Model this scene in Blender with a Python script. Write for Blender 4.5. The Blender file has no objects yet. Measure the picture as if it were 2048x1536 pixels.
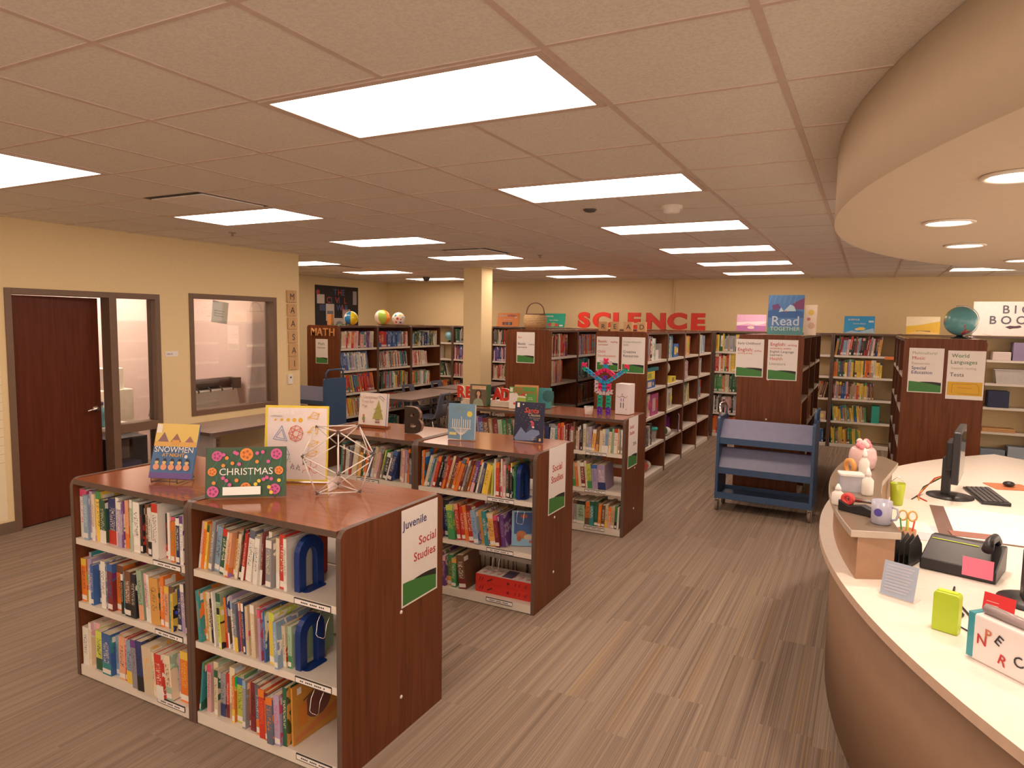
import bpy, bmesh, math, random
from mathutils import Matrix, Vector, Euler

sc = bpy.context.scene
C = bpy.context.collection
PI = math.pi
rnd = random.Random(7)

# ------------------------------------------------------------------ camera
H = 2.7376
EYE = Vector((2.1388, -1.934, 1.91))
YAW, PITCH, ROLL = -.4793, .0899, .0156
fw = Vector((math.sin(YAW)*math.cos(PITCH), math.cos(YAW)*math.cos(PITCH), -math.sin(PITCH)))
rt = Vector((math.cos(YAW), -math.sin(YAW), 0)); up = rt.cross(fw)
r2 = rt*math.cos(ROLL) + up*math.sin(ROLL); u2 = -rt*math.sin(ROLL) + up*math.cos(ROLL)
cam = bpy.data.cameras.new('camera')
cam.sensor_width = 36; cam.lens = 1370.4/2048*36; cam.clip_start = .05
camo = bpy.data.objects.new('camera', cam); C.objects.link(camo)
camo.matrix_world = Matrix((( r2.x, u2.x, -fw.x, EYE.x), (r2.y, u2.y, -fw.y, EYE.y), (r2.z, u2.z, -fw.z, EYE.z), (0, 0, 0, 1)))
sc.camera = camo

# ------------------------------------------------------------------ world, exposure
w = bpy.data.worlds.new('world'); sc.world = w; w.use_nodes = True
w.node_tree.nodes['Background'].inputs[0].default_value = (1, .78, .63, 1)
w.node_tree.nodes['Background'].inputs[1].default_value = 1.75
sc.view_settings.view_transform = 'Standard'; sc.view_settings.look = 'None'
sc.view_settings.gamma = 1; sc.view_settings.exposure = .64
sc.view_settings.use_curve_mapping = False
sc.cycles.use_denoising = True
sc.cycles.max_bounces = 8; sc.cycles.diffuse_bounces = 5; sc.cycles.glossy_bounces = 3
sc.cycles.transmission_bounces = 6; sc.cycles.transparent_max_bounces = 10
sc.cycles.sample_clamp_indirect = 6
LIGHT = (1.0, .765, .61)
PANEL_STRENGTH = 6.8
DOWN_W = 7.0

# ------------------------------------------------------------------ node helpers
def nmat(name):
    m = bpy.data.materials.new(name); m.use_nodes = True
    return m, m.node_tree, m.node_tree.nodes['Principled BSDF']
def N(nt, t, **k):
    n = nt.nodes.new(t)
    for a, b in k.items():
        if a.startswith('i_'):
            key = a[2:]; n.inputs[int(key) if key.isdigit() else key].default_value = b
        else: setattr(n, a, b)
    return n
def math_(nt, op, a, b=None, c=None):
    n = nt.nodes.new('ShaderNodeMath'); n.operation = op
    for i, v in enumerate((a, b, c)):
        if v is None: continue
        if isinstance(v, (int, float)): n.inputs[i].default_value = v
        else: nt.links.new(v, n.inputs[i])
    return n.outputs[0]
def mix(nt, f, a, b):
    n = nt.nodes.new('ShaderNodeMix'); n.data_type = 'RGBA'
    for s, v in ((0, f), (6, a), (7, b)):
        if isinstance(v, (int, float)): n.inputs[s].default_value = v
        elif isinstance(v, tuple): n.inputs[s].default_value = v if len(v) == 4 else (*v, 1)
        else: nt.links.new(v, n.inputs[s])
    return n.outputs[2]
def ramp(nt, f, stops, interp='LINEAR'):
    n = nt.nodes.new('ShaderNodeValToRGB'); cr = n.color_ramp; cr.interpolation = interp
    while len(cr.elements) < len(stops): cr.elements.new(.5)
    for e, (p, c) in zip(cr.elements, stops): e.position = p; e.color = (*c, 1)
    nt.links.new(f, n.inputs[0]); return n.outputs[0]
def comb(nt, x, y, z):
    n = nt.nodes.new('ShaderNodeCombineXYZ')
    for i, v in enumerate((x, y, z)):
        if isinstance(v, (int, float)): n.inputs[i].default_value = v
        else: nt.links.new(v, n.inputs[i])
    return n.outputs[0]
def coords(nt, kind='Object'):
    t = nt.nodes.new('ShaderNodeTexCoord'); s = nt.nodes.new('ShaderNodeSeparateXYZ')
    nt.links.new(t.outputs[kind], s.inputs[0]); return t.outputs[kind], s.outputs
_pm = {}
def pm(name, col, rough=.55, var=.06, metal=0., scale=18., spec=.5, emit=None, alpha=None, trans=0.):
    """plain procedural material: colour with a faint noise"""
    if name in _pm: return _pm[name]
    m, nt, b = nmat(name)
    c, _ = coords(nt)
    nz = N(nt, 'ShaderNodeTexNoise'); nz.inputs['Scale'].default_value = scale; nz.inputs['Detail'].default_value = 3
    nt.links.new(c, nz.inputs['Vector'])
    lo = tuple(max(0, x*(1-var)) for x in col); hi = tuple(min(1, x*(1+var)) for x in col)
    nt.links.new(ramp(nt, nz.outputs[0], [(.3, lo), (.7, hi)]), b.inputs['Base Color'])
    b.inputs['Roughness'].default_value = rough; b.inputs['Metallic'].default_value = metal
    b.inputs['Specular IOR Level'].default_value = spec
    b.inputs['Transmission Weight'].default_value = trans
    if alpha is not None: b.inputs['Alpha'].default_value = alpha
    if emit:
        b.inputs['Emission Color'].default_value = (*emit[0], 1); b.inputs['Emission Strength'].default_value = emit[1]
    _pm[name] = m; return m
def flat(col, rough=.5):
    k = 'ink_%02x%02x%02x' % tuple(int(min(1, x)*255) for x in col)
    return pm(k, col, rough, .03)

# ------------------------------------------------------------------ materials
def wood_mat(name, dark, light, rough, axis):
    m, nt, b = nmat(name); c, s = coords(nt)
    mp = N(nt, 'ShaderNodeMapping'); sc3 = [22., 22., 22.]; sc3[axis] = 1.3
    mp.inputs['Scale'].default_value = sc3; nt.links.new(c, mp.inputs[0])
    nz = N(nt, 'ShaderNodeTexNoise'); nz.inputs['Scale'].default_value = 1.6; nz.inputs['Detail'].default_value = 6 if axis == 2 else 3
    nz.inputs['Distortion'].default_value = .8 if axis == 2 else .15; nt.links.new(mp.outputs[0], nz.inputs['Vector'])
    nt.links.new(ramp(nt, nz.outputs[0], [(.28, dark), (.5, tuple((a+b_)/2 for a, b_ in zip(dark, light))), (.75, light)]), b.inputs['Base Color'])
    b.inputs['Roughness'].default_value = rough; b.inputs['Specular IOR Level'].default_value = .5 if rough < .3 else .22; return m
WOOD_V = wood_mat('cherry_wood_panel', (.11, .032, .012), (.195, .062, .023), .42, 2)
WOOD_T = wood_mat('cherry_wood_top', (.25, .078, .03), (.31, .1, .042), .13, 0)
WOOD_IN = wood_mat('dark_cherry_inside', (.085, .022, .012), (.14, .04, .02), .5, 2)
WOOD_D = wood_mat('door_veneer', (.085, .019, .009), (.13, .032, .015), .4, 2)
TILE_W = wood_mat('pale_tile_wood', (.5, .3, .14), (.66, .42, .22), .5, 2)
EDGE = pm('brown_edge_band', (.115, .075, .06), .4)
SHELF = pm('cream_metal_shelf', (.74, .68, .6), .42, .02)
FRAME = pm('bronze_frame_paint', (.17, .105, .07), .45, .04)
WALLM = pm('yellow_wall_paint', (.78, .63, .36), .75, .025, scale=60)
WALLW = pm('office_wall_paint', (.76, .62, .6), .8, .02)
CHROME = pm('chrome', (.75, .74, .72), .2, .02, metal=1)
BLACKP = pm('black_plastic', (.018, .017, .02), .4)
BLACKM = pm('black_metal', (.03, .03, .03), .35)
PAPER = pm('white_paper', (.84, .8, .78), .7, .015)
PAGES = pm('book_pages', (.72, .64, .5), .8, .1, scale=150)
CARTB = pm('blue_cart_paint', (.045, .095, .2), .35, .05)
CARTP = pm('blue_cart_tray_paint', (.2, .21, .33), .4, .05)
BENDB = pm('blue_bookend_paint', (.008, .035, .19), .4)
LAM = pm('brown_table_laminate', (.36, .27, .24), .35, .05)
CHAIRM = pm('slate_chair_plastic', (.11, .12, .18), .5)
DESKT = pm('white_desk_laminate', (.84, .78, .7), .4, .03, scale=40)
DESKF = pm('tan_desk_front', (.27, .165, .1), .55, .04)
LEDGE = pm('taupe_ledge_laminate', (.22, .165, .12), .3, .04)
SOFF = pm('soffit_paint', (.66, .55, .41), .8, .015)
GRID = pm('ceiling_grid_metal', (.62, .5, .44), .5)

def ceiling_mat():
    m, nt, b = nmat('acoustic_ceiling_tile'); c, s = coords(nt)
    n1 = N(nt, 'ShaderNodeTexNoise'); n1.inputs['Scale'].default_value = 90; n1.inputs['Detail'].default_value = 4; nt.links.new(c, n1.inputs['Vector'])
    n2 = N(nt, 'ShaderNodeTexNoise'); n2.inputs['Scale'].default_value = 260; nt.links.new(c, n2.inputs['Vector'])
    base = ramp(nt, n1.outputs[0], [(.35, (.7, .665, .6)), (.6, (.78, .74, .675))])
    pits = math_(nt, 'GREATER_THAN', n2.outputs[0], .68)
    nt.links.new(mix(nt, pits, base, (.5, .43, .38)), b.inputs['Base Color'])
    b.inputs['Roughness'].default_value = .9
    bp = N(nt, 'ShaderNodeBump'); bp.inputs['Strength'].default_value = .25; bp.inputs['Distance'].default_value = .004
    nt.links.new(n1.outputs[0], bp.inputs['Height']); nt.links.new(bp.outputs[0], b.inputs['Normal']); return m
def carpet_mat():
    m, nt, b = nmat('striped_plank_carpet'); c, s = coords(nt)
    PW, PL = .25, 1.0
    px = math_(nt, 'DIVIDE', s[0], PW); ix = math_(nt, 'FLOOR', px)
    wn0 = N(nt, 'ShaderNodeTexWhiteNoise', noise_dimensions='1D'); nt.links.new(ix, wn0.inputs['W'])
    py = math_(nt, 'ADD', math_(nt, 'DIVIDE', s[1], PL), wn0.outputs[0]); iy = math_(nt, 'FLOOR', py)
    wn = N(nt, 'ShaderNodeTexWhiteNoise', noise_dimensions='2D'); nt.links.new(comb(nt, ix, iy, 0), wn.inputs['Vector'])
    seed = wn.outputs[0]
    def stripes(freq, k):
        x = math_(nt, 'ADD', math_(nt, 'MULTIPLY', s[0], freq), math_(nt, 'MULTIPLY', seed, 37.*k))
        nz = N(nt, 'ShaderNodeTexNoise'); nz.inputs['Scale'].default_value = 1; nz.inputs['Detail'].default_value = 2.5
        nt.links.new(comb(nt, x, math_(nt, 'MULTIPLY', s[1], .25), k), nz.inputs['Vector']); return nz.outputs[0]
    a = stripes(26, 1); d = stripes(170, 2); e = stripes(110, 5)
    f = math_(nt, 'ADD', math_(nt, 'MULTIPLY', a, .38), math_(nt, 'MULTIPLY', d, .62))
    base = ramp(nt, f, [(.33, (.155, .11, .088)), (.46, (.235, .178, .138)), (.54, (.285, .22, .17)), (.67, (.36, .28, .21))])
    gold = math_(nt, 'GREATER_THAN', e, .635)
    c1 = mix(nt, math_(nt, 'MULTIPLY', gold, .4), base, (.42, .27, .1))
    grey = math_(nt, 'LESS_THAN', e, .36)
    c2 = mix(nt, math_(nt, 'MULTIPLY', grey, .35), c1, (.19, .17, .18))
    tone = math_(nt, 'MULTIPLY', math_(nt, 'SUBTRACT', seed, .5), .13)
    hs = N(nt, 'ShaderNodeHueSaturation'); nt.links.new(c2, hs.inputs['Color']); nt.links.new(math_(nt, 'ADD', tone, 1.), hs.inputs['Value'])
    nt.links.new(hs.outputs[0], b.inputs['Base Color']); b.inputs['Roughness'].default_value = .95
    b.inputs['Specular IOR Level'].default_value = .1
    fz = N(nt, 'ShaderNodeTexNoise'); fz.inputs['Scale'].default_value = 500; nt.links.new(c, fz.inputs['Vector'])
    bp = N(nt, 'ShaderNodeBump'); bp.inputs['Strength'].default_value = .4; bp.inputs['Distance'].default_value = .003
    nt.links.new(fz.outputs[0], bp.inputs['Height']); nt.links.new(bp.outputs[0], b.inputs['Normal']); return m
def glass_mat():
    m = bpy.data.materials.new('window_glass'); m.use_nodes = True; nt = m.node_tree; nt.nodes.clear()
    o = N(nt, 'ShaderNodeOutputMaterial'); t = N(nt, 'ShaderNodeBsdfTransparent'); g = N(nt, 'ShaderNodeBsdfGlossy')
    g.inputs['Roughness'].default_value = .02; g.inputs['Color'].default_value = (1, .97, .95, 1); t.inputs['Color'].default_value = (.93, .95, .93, 1)
    fr = N(nt, 'ShaderNodeFresnel'); fr.inputs[0].default_value = 1.5
    nz = N(nt, 'ShaderNodeTexNoise'); nz.inputs['Scale'].default_value = 3
    f = math_(nt, 'ADD', math_(nt, 'MULTIPLY', fr.outputs[0], .8), math_(nt, 'MULTIPLY', nz.outputs[0], .03))
    ms = N(nt, 'ShaderNodeMixShader'); nt.links.new(f, ms.inputs[0]); nt.links.new(t.outputs[0], ms.inputs[1]); nt.links.new(g.outputs[0], ms.inputs[2])
    nt.links.new(ms.outputs[0], o.inputs[0]); return m
def lamp_mat(name, strength):
    m, nt, b = nmat(name)
    c, s = coords(nt); nz = N(nt, 'ShaderNodeTexNoise'); nz.inputs['Scale'].default_value = 2; nt.links.new(c, nz.inputs['Vector'])
    nt.links.new(ramp(nt, nz.outputs[0], [(.3, tuple(x*.97 for x in LIGHT)), (.7, LIGHT)]), b.inputs['Emission Color'])
    b.inputs['Base Color'].default_value = (.8, .8, .8, 1); b.inputs['Emission Strength'].default_value = strength; return m
def book_mat():
    m, nt, b = nmat('book_cover')
    at = lambda n: N(nt, 'ShaderNodeAttribute', attribute_name=n)
    col = at('col').outputs['Color']; col2 = at('col2').outputs['Color']; seed = at('seed').outputs['Fac']
    uv = N(nt, 'ShaderNodeUVMap'); sp = N(nt, 'ShaderNodeSeparateXYZ'); nt.links.new(uv.outputs[0], sp.inputs[0])
    u, v = sp.outputs[0], sp.outputs[1]
    fr = lambda k: math_(nt, 'FRACT', math_(nt, 'MULTIPLY', seed, k))
    lt = lambda a, k: math_(nt, 'LESS_THAN', a, k); gt = lambda a, k: math_(nt, 'GREATER_THAN', a, k)
    def AND(*a):
        r = a[0]
        for x in a[1:]: r = math_(nt, 'MULTIPLY', r, x)
        return r
    spine = lt(u, 1.05); cover = AND(gt(u, 1.5), lt(u, 3.5))
    # cover art
    n1 = N(nt, 'ShaderNodeTexNoise'); n1.inputs['Scale'].default_value = 2.2; n1.inputs['Detail'].default_value = 3
    nt.links.new(comb(nt, u, v, math_(nt, 'MULTIPLY', seed, 91.)), n1.inputs['Vector'])
    hs = N(nt, 'ShaderNodeHueSaturation'); nt.links.new(col, hs.inputs['Color']); nt.links.new(math_(nt, 'ADD', fr(17.), 0.), hs.inputs['Hue'])
    art = mix(nt, gt(n1.outputs[0], .52), col, col2); art = mix(nt, gt(n1.outputs[0], .6), art, hs.outputs[0])
    c = mix(nt, AND(cover, gt(fr(3.), .25)), col, art)
    # spine bands
    bt = fr(5.)
    c = mix(nt, AND(spine, gt(bt, .6), gt(v, .84)), c, col2)
    c = mix(nt, AND(spine, lt(bt, .25), lt(v, .3)), c, col2)
    # title lettering on the spine
    n2 = N(nt, 'ShaderNodeTexNoise'); n2.inputs['Scale'].default_value = 1; n2.inputs['Detail'].default_value = 1
    nt.links.new(comb(nt, math_(nt, 'MULTIPLY', u, 4.5), math_(nt, 'MULTIPLY', v, 85.), math_(nt, 'MULTIPLY', seed, 53.)), n2.inputs['Vector'])
    uu = math_(nt, 'ABSOLUTE', math_(nt, 'SUBTRACT', u, .5))
    title = AND(spine, lt(uu, .27), gt(v, .3), lt(v, .8), gt(n2.outputs[0], .565))
    bw = N(nt, 'ShaderNodeRGBToBW'); nt.links.new(col, bw.inputs[0])
    ink = mix(nt, gt(bw.outputs[0], .33), (.8, .74, .6), (.06, .04, .05)); ink = mix(nt, gt(fr(29.), .6), ink, col2)
    c = mix(nt, title, c, ink)
    # call-number stickers
    stick = AND(spine, gt(v, .04), lt(v, .15), lt(uu, .4), gt(fr(11.), .45))
    stick2 = AND(cover, gt(v, .8), lt(v, .93), gt(u, 2.04), lt(u, 2.3), gt(fr(13.), .35))
    c = mix(nt, stick, c, (.8, .76, .7)); c = mix(nt, stick2, c, (.8, .76, .7))
    nt.links.new(c, b.inputs['Base Color']); b.inputs['Roughness'].default_value = .38; return m
CEIL = ceiling_mat(); CARPET = carpet_mat(); GLASS = glass_mat(); BOOKM = book_mat()
LAMPM = lamp_mat('troffer_diffuser', PANEL_STRENGTH); DLAMPM = lamp_mat('downlight_lens', 14.)

# ------------------------------------------------------------------ mesh builder
class MB:
    def __init__(s): s.v = []; s.f = []; s.m = []; s.sm = []
    def add(s, vs, fs, mi=0, smooth=False, M=None):
        o = len(s.v)
        s.v += [tuple(M @ Vector(p)) if M is not None else tuple(p) for p in vs]
        for f in fs: s.f.append([i+o for i in f]); s.m.append(mi); s.sm.append(smooth)
        return s
    def box(s, x0, x1, y0, y1, z0, z1, mi=0, M=None, mis=None):
        vs = [(x0,y0,z0),(x1,y0,z0),(x1,y1,z0),(x0,y1,z0),(x0,y0,z1),(x1,y0,z1),(x1,y1,z1),(x0,y1,z1)]
        fs = [(0,3,2,1),(4,5,6,7),(0,1,5,4),(1,2,6,5),(2,3,7,6),(3,0,4,7)]   # bottom top front right back left
        if mis:
            for f, k in zip(fs, mis): s.add(vs if f is fs[0] else [], [], 0)
            o = len(s.v); s.v += [tuple(M @ Vector(p)) if M is not None else p for p in vs]
            for f, k in zip(fs, mis): s.f.append([i+o for i in f]); s.m.append(k); s.sm.append(False)
            return s
        return s.add(vs, fs, mi, False, M)
    def prism(s, poly, a0, a1, axis='y', mi=0, M=None, side=None, smooth=False):
        """extrude a 2D polygon along an axis; poly in (x,z) for y, (y,z) for x, (x,y) for z"""
        def P(p, a): return {'y': (p[0], a, p[1]), 'x': (a, p[0], p[1]), 'z': (p[0], p[1], a)}[axis]
        n = len(poly); vs = [P(p, a0) for p in poly] + [P(p, a1) for p in poly]
        s.add(vs, [list(range(n))[::-1], list(range(n, 2*n))], mi, False, M)
        o = len(s.v) - 2*n
        for i in range(n):
            j = (i+1) % n; s.f.append([o+i, o+j, o+n+j, o+n+i]); s.m.append(mi if side is None else side); s.sm.append(smooth)
        return s
    def lathe(s, prof, n=24, mi=0, M=None, smooth=True, cap=True):
        vs = []; fs = []
        for r, z in prof:
            for i in range(n): a = 2*PI*i/n; vs.append((r*math.cos(a), r*math.sin(a), z))
        for k in range(len(prof)-1):
            for i in range(n): j = (i+1) % n; fs.append([k*n+i, k*n+j, (k+1)*n+j, (k+1)*n+i])
        s.add(vs, fs, mi, smooth, M); o = len(s.v)-len(vs)
        if cap:
            if prof[0][0] > 1e-6: s.f.append([o+i for i in range(n)][::-1]); s.m.append(mi); s.sm.append(False)
            if prof[-1][0] > 1e-6: s.f.append([o+len(vs)-n+i for i in range(n)]); s.m.append(mi); s.sm.append(False)
        return s
    def tube(s, pts, r, n=8, mi=0, M=None, closed=False):
        pts = [Vector(p) for p in pts]; rings = []; L = len(pts); prev = None
        for i, p in enumerate(pts):
            if closed: d = pts[(i+1) % L] - pts[i-1]
            else: d = pts[min(i+1, L-1)] - pts[max(i-1, 0)]
            d.normalize()
            if prev is None:
                a = Vector((0, 0, 1)) if abs(d.z) < .9 else Vector((1, 0, 0)); x = d.cross(a).normalized()
            else: x = (prev - d*prev.dot(d)).normalized()
            prev = x; y = d.cross(x)
            rr = r[i] if isinstance(r, (list, tuple)) else r
            rings.append([p + (x*math.cos(2*PI*k/n) + y*math.sin(2*PI*k/n))*rr for k in range(n)])
        vs = [q for g in rings for q in g]; fs = []
        for i in range(L if closed else L-1):
            a, b = i*n, ((i+1) % L)*n
            for k in range(n): fs.append([a+k, a+(k+1) % n, b+(k+1) % n, b+k])
        s.add(vs, fs, mi, True, M)
        if not closed:
            o = len(s.v)-len(vs); s.f.append([o+i for i in range(n)][::-1]); s.m.append(mi); s.sm.append(False)
            s.f.append([o+(L-1)*n+i for i in range(n)]); s.m.append(mi); s.sm.append(False)
        return s
    def sphere(s, c, r, n=20, m=12, mi=0, sz=1.):
        prof = [(max(1e-5, r*math.sin(PI*k/m)), -r*math.cos(PI*k/m)*sz) for k in range(m+1)]
        return s.lathe(prof, n, mi, Matrix.Translation(c), True, False)
    def build(s, name, mats, parent=None, bevel=0, loc=None):
        me = bpy.data.meshes.new(name); me.from_pydata(s.v, [], s.f)
        for mt in (mats if isinstance(mats, (list, tuple)) else [mats]): me.materials.append(mt)
        me.polygons.foreach_set('material_index', s.m); me.polygons.foreach_set('use_smooth', s.sm); me.update()
        o = bpy.data.objects.new(name, me); C.objects.link(o)
        if parent: o.parent = parent
        if loc is not None: o.location = loc
        if bevel:
            b = o.modifiers.new('bevel', 'BEVEL'); b.width = bevel; b.segments = 2; b.limit_method = 'ANGLE'; b.angle_limit = .8
        return o
def B(*a, **k): return MB().box(*a, **k)
def tag(o, label, cat, group=None):
    o['label'] = label; o['category'] = cat
    if group: o['group'] = group
    return o
def thing(name, label, cat, loc=(0, 0, 0), rz=0., group=None, rx=0., ry=0.):
    o = bpy.data.objects.new(name, None); C.objects.link(o); o.location = loc; o.rotation_euler = (rx, ry, rz)
    o.empty_display_size = .1
    return tag(o, label, cat, group)
def struct(o): o['kind'] = 'structure'; return o
def copytree(o, label, loc=None, rz=None):
    def cp(x, par):
        c = x.copy(); C.objects.link(c)
        if par: c.parent = par
        for ch in list(x.children): cp(ch, c)
        return c
    r = cp(o, None); r['label'] = label
    if loc: r.location = loc
    if rz is not None: r.rotation_euler.z = rz
    return r
def rrect(x0, x1, z0, z1, r, n=5, bottom=False):
    pts = []
    if bottom: cs = [(x1-r, z0+r, -PI/2), (x1-r, z1-r, 0), (x0+r, z1-r, PI/2), (x0+r, z0+r, PI)]
    else: pts = [(x0, z0), (x1, z0)]; cs = [(x1-r, z1-r, 0), (x0+r, z1-r, PI/2)]
    for cx, cz, a in cs:
        for k in range(n+1): t = a+PI/2*k/n; pts.append((cx+r*math.cos(t), cz+r*math.sin(t)))
    return pts
def txt(s, size, mat_, parent, x, z, y=-.0005, ext=.0004, bold=0., align='LEFT', shear=0., name='lettering', sx=1., rot=None, space=1.):
    """letters in the local XZ plane facing -Y, baseline at z"""
    cu = bpy.data.curves.new(name, 'FONT'); cu.body = s; cu.size = size; cu.extrude = ext; cu.offset = bold
    cu.align_x = align; cu.shear = shear; cu.resolution_u = 3; cu.space_character = space
    cu.offset = 0 if 'M' in s else min(bold, size*.008)
    to = bpy.data.objects.new(name, cu); C.objects.link(to)
    bpy.context.view_layer.update()
    me = bpy.data.meshes.new_from_object(to.evaluated_get(bpy.context.evaluated_depsgraph_get()))
    bpy.data.objects.remove(to); me.name = name
    o = bpy.data.objects.new(name, me); me.materials.clear(); me.materials.append(mat_); C.objects.link(o)
    o.parent = parent; o.location = (x, y-ext, z); o.rotation_euler = (PI/2, 0, 0) if rot is None else rot; o.scale = (sx, 1, 1)
    return o
def shapes(lst, parent, name='cover_art', y=-.0006, step=.00025):
    """flat coloured shapes in the local XZ plane: ('poly',pts,col) ('disc',x,z,r,col) ('rect',x0,x1,z0,z1,col) ('line',pts,w,col)"""
    mb = MB(); mats = []; idx = {}
    for k, t in enumerate(lst):
        col = t[-1]
        if col not in idx: idx[col] = len(mats); mats.append(flat(col))
        mi = idx[col]; yy = y-step*k
        if t[0] == 'poly': pts = t[1]
        elif t[0] == 'disc':
            _, x, z, r, _c = t; rx, rz_ = r if isinstance(r, tuple) else (r, r)
            pts = [(x+rx*math.cos(a*PI/8), z+rz_*math.sin(a*PI/8)) for a in range(16)]
        elif t[0] == 'rect': pts = [(t[1], t[3]), (t[2], t[3]), (t[2], t[4]), (t[1], t[4])]
        elif t[0] == 'line':
            P = t[1]; wd = t[2]/2
            for (ax, az), (bx, bz) in zip(P, P[1:]):
                L = math.hypot(bx-ax, bz-az) or 1; nx, nz = -(bz-az)/L*wd, (bx-ax)/L*wd
                mb.add([(ax-nx, yy, az-nz), (bx-nx, yy, bz-nz), (bx+nx, yy, bz+nz), (ax+nx, yy, az+nz)], [[0, 1, 2, 3]], mi)
            continue
        mb.add([(p[0], yy, p[1]) for p in pts], [list(range(len(pts)))], mi)
    return mb.build(name, mats, parent)

# ================================================================== THE ROOM
struct(B(-7.7, 7.2, -4.7, 12.2, -.05, 0).build('floor', CARPET))
struct(B(-7.7, 7.2, -4.7, 12.2, H, H+.05).build('ceiling', CEIL))
g = MB()
for i in range(-12, 12):
    x = i*.61
    g.box(x-.012, x+.012, -4.6, 11.3, H-.004, H)
for j in range(-7, 19):
    y = j*.61
    g.box(-7.6, 7.1, y-.008, y+.008, H-.0035, H)
struct(g.build('trim_1', GRID))
# walls
LX = -4.45
lw = MB()
lw.box(LX-.15, LX, -4.6, 1.29, 0, H); lw.box(LX-.15, LX, 1.29, 2.74, 2.14, H); lw.box(LX-.15, LX, 2.74, 3.09, 0, H)
lw.box(LX-.15, LX, 3.09, 4.33, 0, .82); lw.box(LX-.15, LX, 3.09, 4.33, 2.17, H); lw.box(LX-.15, LX, 4.33, 4.72, 0, H)
struct(lw.build('wall_left', WALLM))
struct(B(-7.55, LX-.15, 4.57, 4.72, 0, H).build('wall_partition', WALLM))
struct(B(-7.65, -7.5, 4.72, 10.6, 0, H).build('wall_far_left', WALLM))
bw_ = MB(); bw_.prism([(-7.6, 10.46), (7.1, 11.16), (7.1, 11.35), (-7.6, 10.65)], 0, H, 'z'); struct(bw_.build('wall_back', WALLM))
wr = MB(); wr.box(7.0, 7.15, -4.6, 11.3, 0, .5); wr.box(7.0, 7.15, -4.6, 11.3, 2.6, H)  # open bays added out of view, letting world light in to brighten the ceiling
for y in (-4.6, -1., 2.6, 6.2, 10.9): wr.box(7.0, 7.15, y, y+.4, .5, 2.6)
struct(wr.build('wall_right', WALLM))
wr = MB(); wr.box(-7.6, 7.1, -4.75, -4.6, 0, .3); wr.box(-7.6, 7.1, -4.75, -4.6, 2.65, H)  # added openings behind camera light the ceiling; solid at left to keep it darker
wr.box(-7.6, -.6, -4.75, -4.6, .3, 2.65)
for x in (1.9, 4.4, 6.8): wr.box(x, x+.3, -4.75, -4.6, .3, 2.65)
struct(wr.build('wall_front', WALLM))
struct(B(-6.35, LX-.15, 4.56, 4.57, 0, H).build('wall_office_side', WALLW))
struct(B(-6.45, -6.35, -.5, 4.57, 0, H).build('wall_office', WALLW))
struct(B(-6.35, LX-.15, -.6, -.5, 0, H).build('wall_office_end', WALLW))
BASEM = pm('brown_rubber_base', (.16, .11, .08), .6)
bb = MB()
for a, b_ in ((-4.6, 1.29), (2.74, 4.72)): bb.box(LX, LX+.012, a, b_, 0, .1)
struct(bb.build('baseboard_left', BASEM))
struct(MB().prism([(-7.5, 10.45), (7., 11.14), (7., 11.155), (-7.5, 10.465)], 0, .1, 'z').build('baseboard_back', BASEM))
struct(B(-7.5, -7.488, 4.72, 10.45, 0, .1).build('baseboard_far_left', BASEM))
struct(B(-1.12, -1.105, 10.735, 10.765, 1.6, H).build('trim_3', WALLM))
# square column
struct(B(-3.49, -3.17, 7.22, 7.56, 0, H).build('wall_column', WALLM, bevel=.004))
# curved soffit over the desk
SC_, SR = (6.45, 1.946), 4.497
def arc(c, r, a0, a1, n): return [(c[0]+r*math.cos(a0+(a1-a0)*k/n), c[1]+r*math.sin(a0+(a1-a0)*k/n)) for k in range(n+1)]
sp_ = arc(SC_, SR, PI-math.radians(83), PI+math.radians(83), 90) 
sp_ = [(min(x, 6.99), y) for x, y in sp_]
so = MB().prism(sp_ + [(6.99, sp_[-1][1]), (6.99, sp_[0][1])], 2.4, H-.002, 'z', smooth=True)
struct(so.build('trim_2', SOFF))

# door and its frame, sidelight and window in the left wall
def wallbox(mb, y0, y1, z0, z1, x0=LX-.13, x1=LX+.012, mi=0): mb.box(x0, x1, y0, y1, z0, z1, mi)
fr = MB()
wallbox(fr, 1.29, 1.345, 0, 2.14); wallbox(fr, 2.2, 2.275, 0, 2.14); wallbox(fr, 2.685, 2.74, 0, 2.14)
wallbox(fr, 1.345, 2.2, 2.085, 2.14); wallbox(fr, 2.275, 2.685, 2.085, 2.14); wallbox(fr, 2.275, 2.685, .74, .83); wallbox(fr, 2.275, 2.685, 0, .08)
df = struct(fr.build('door_1', FRAME, bevel=.003))
B(LX-.07, LX-.063, 2.275, 2.685, .83, 2.085).build('sidelight_pane', GLASS, df)
B(LX-.07, LX-.063, 2.275, 2.685, .08, .74).build('lower_pane', GLASS, df)
dl = bpy.data.objects.new('door_leaf', None); C.objects.link(dl); dl.parent = df; dl.location = (LX-.06, 1.35, 0); dl.rotation_euler.z = math.radians(7)
B(-.022, .022, 0, .83, .01, 2.08).build('door_panel', WOOD_D, dl, bevel=.002)
hb = MB(); hb.lathe([(.03, 0), (.032, .006), (.012, .012), (.012, .05)], 20, 0, Matrix.Translation((.022, .765, 1.0)) @ Matrix.Rotation(PI/2, 4, 'Y'))
hb.tube([(.066, .765, 1.0), (.072, .74, 1.002), (.07, .69, .998), (.066, .65, .99)], [.011, .011, .009, .008], 10)
hb.build('door_handle', CHROME, dl)
fr = MB(); wallbox(fr, 3.09, 3.145, .82, 2.17); wallbox(fr, 4.275, 4.33, .82, 2.17); wallbox(fr, 3.145, 4.275, 2.115, 2.17); wallbox(fr, 3.145, 4.275, .82, .875)
wf = struct(fr.build('window_1', FRAME, bevel=.003))
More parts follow.
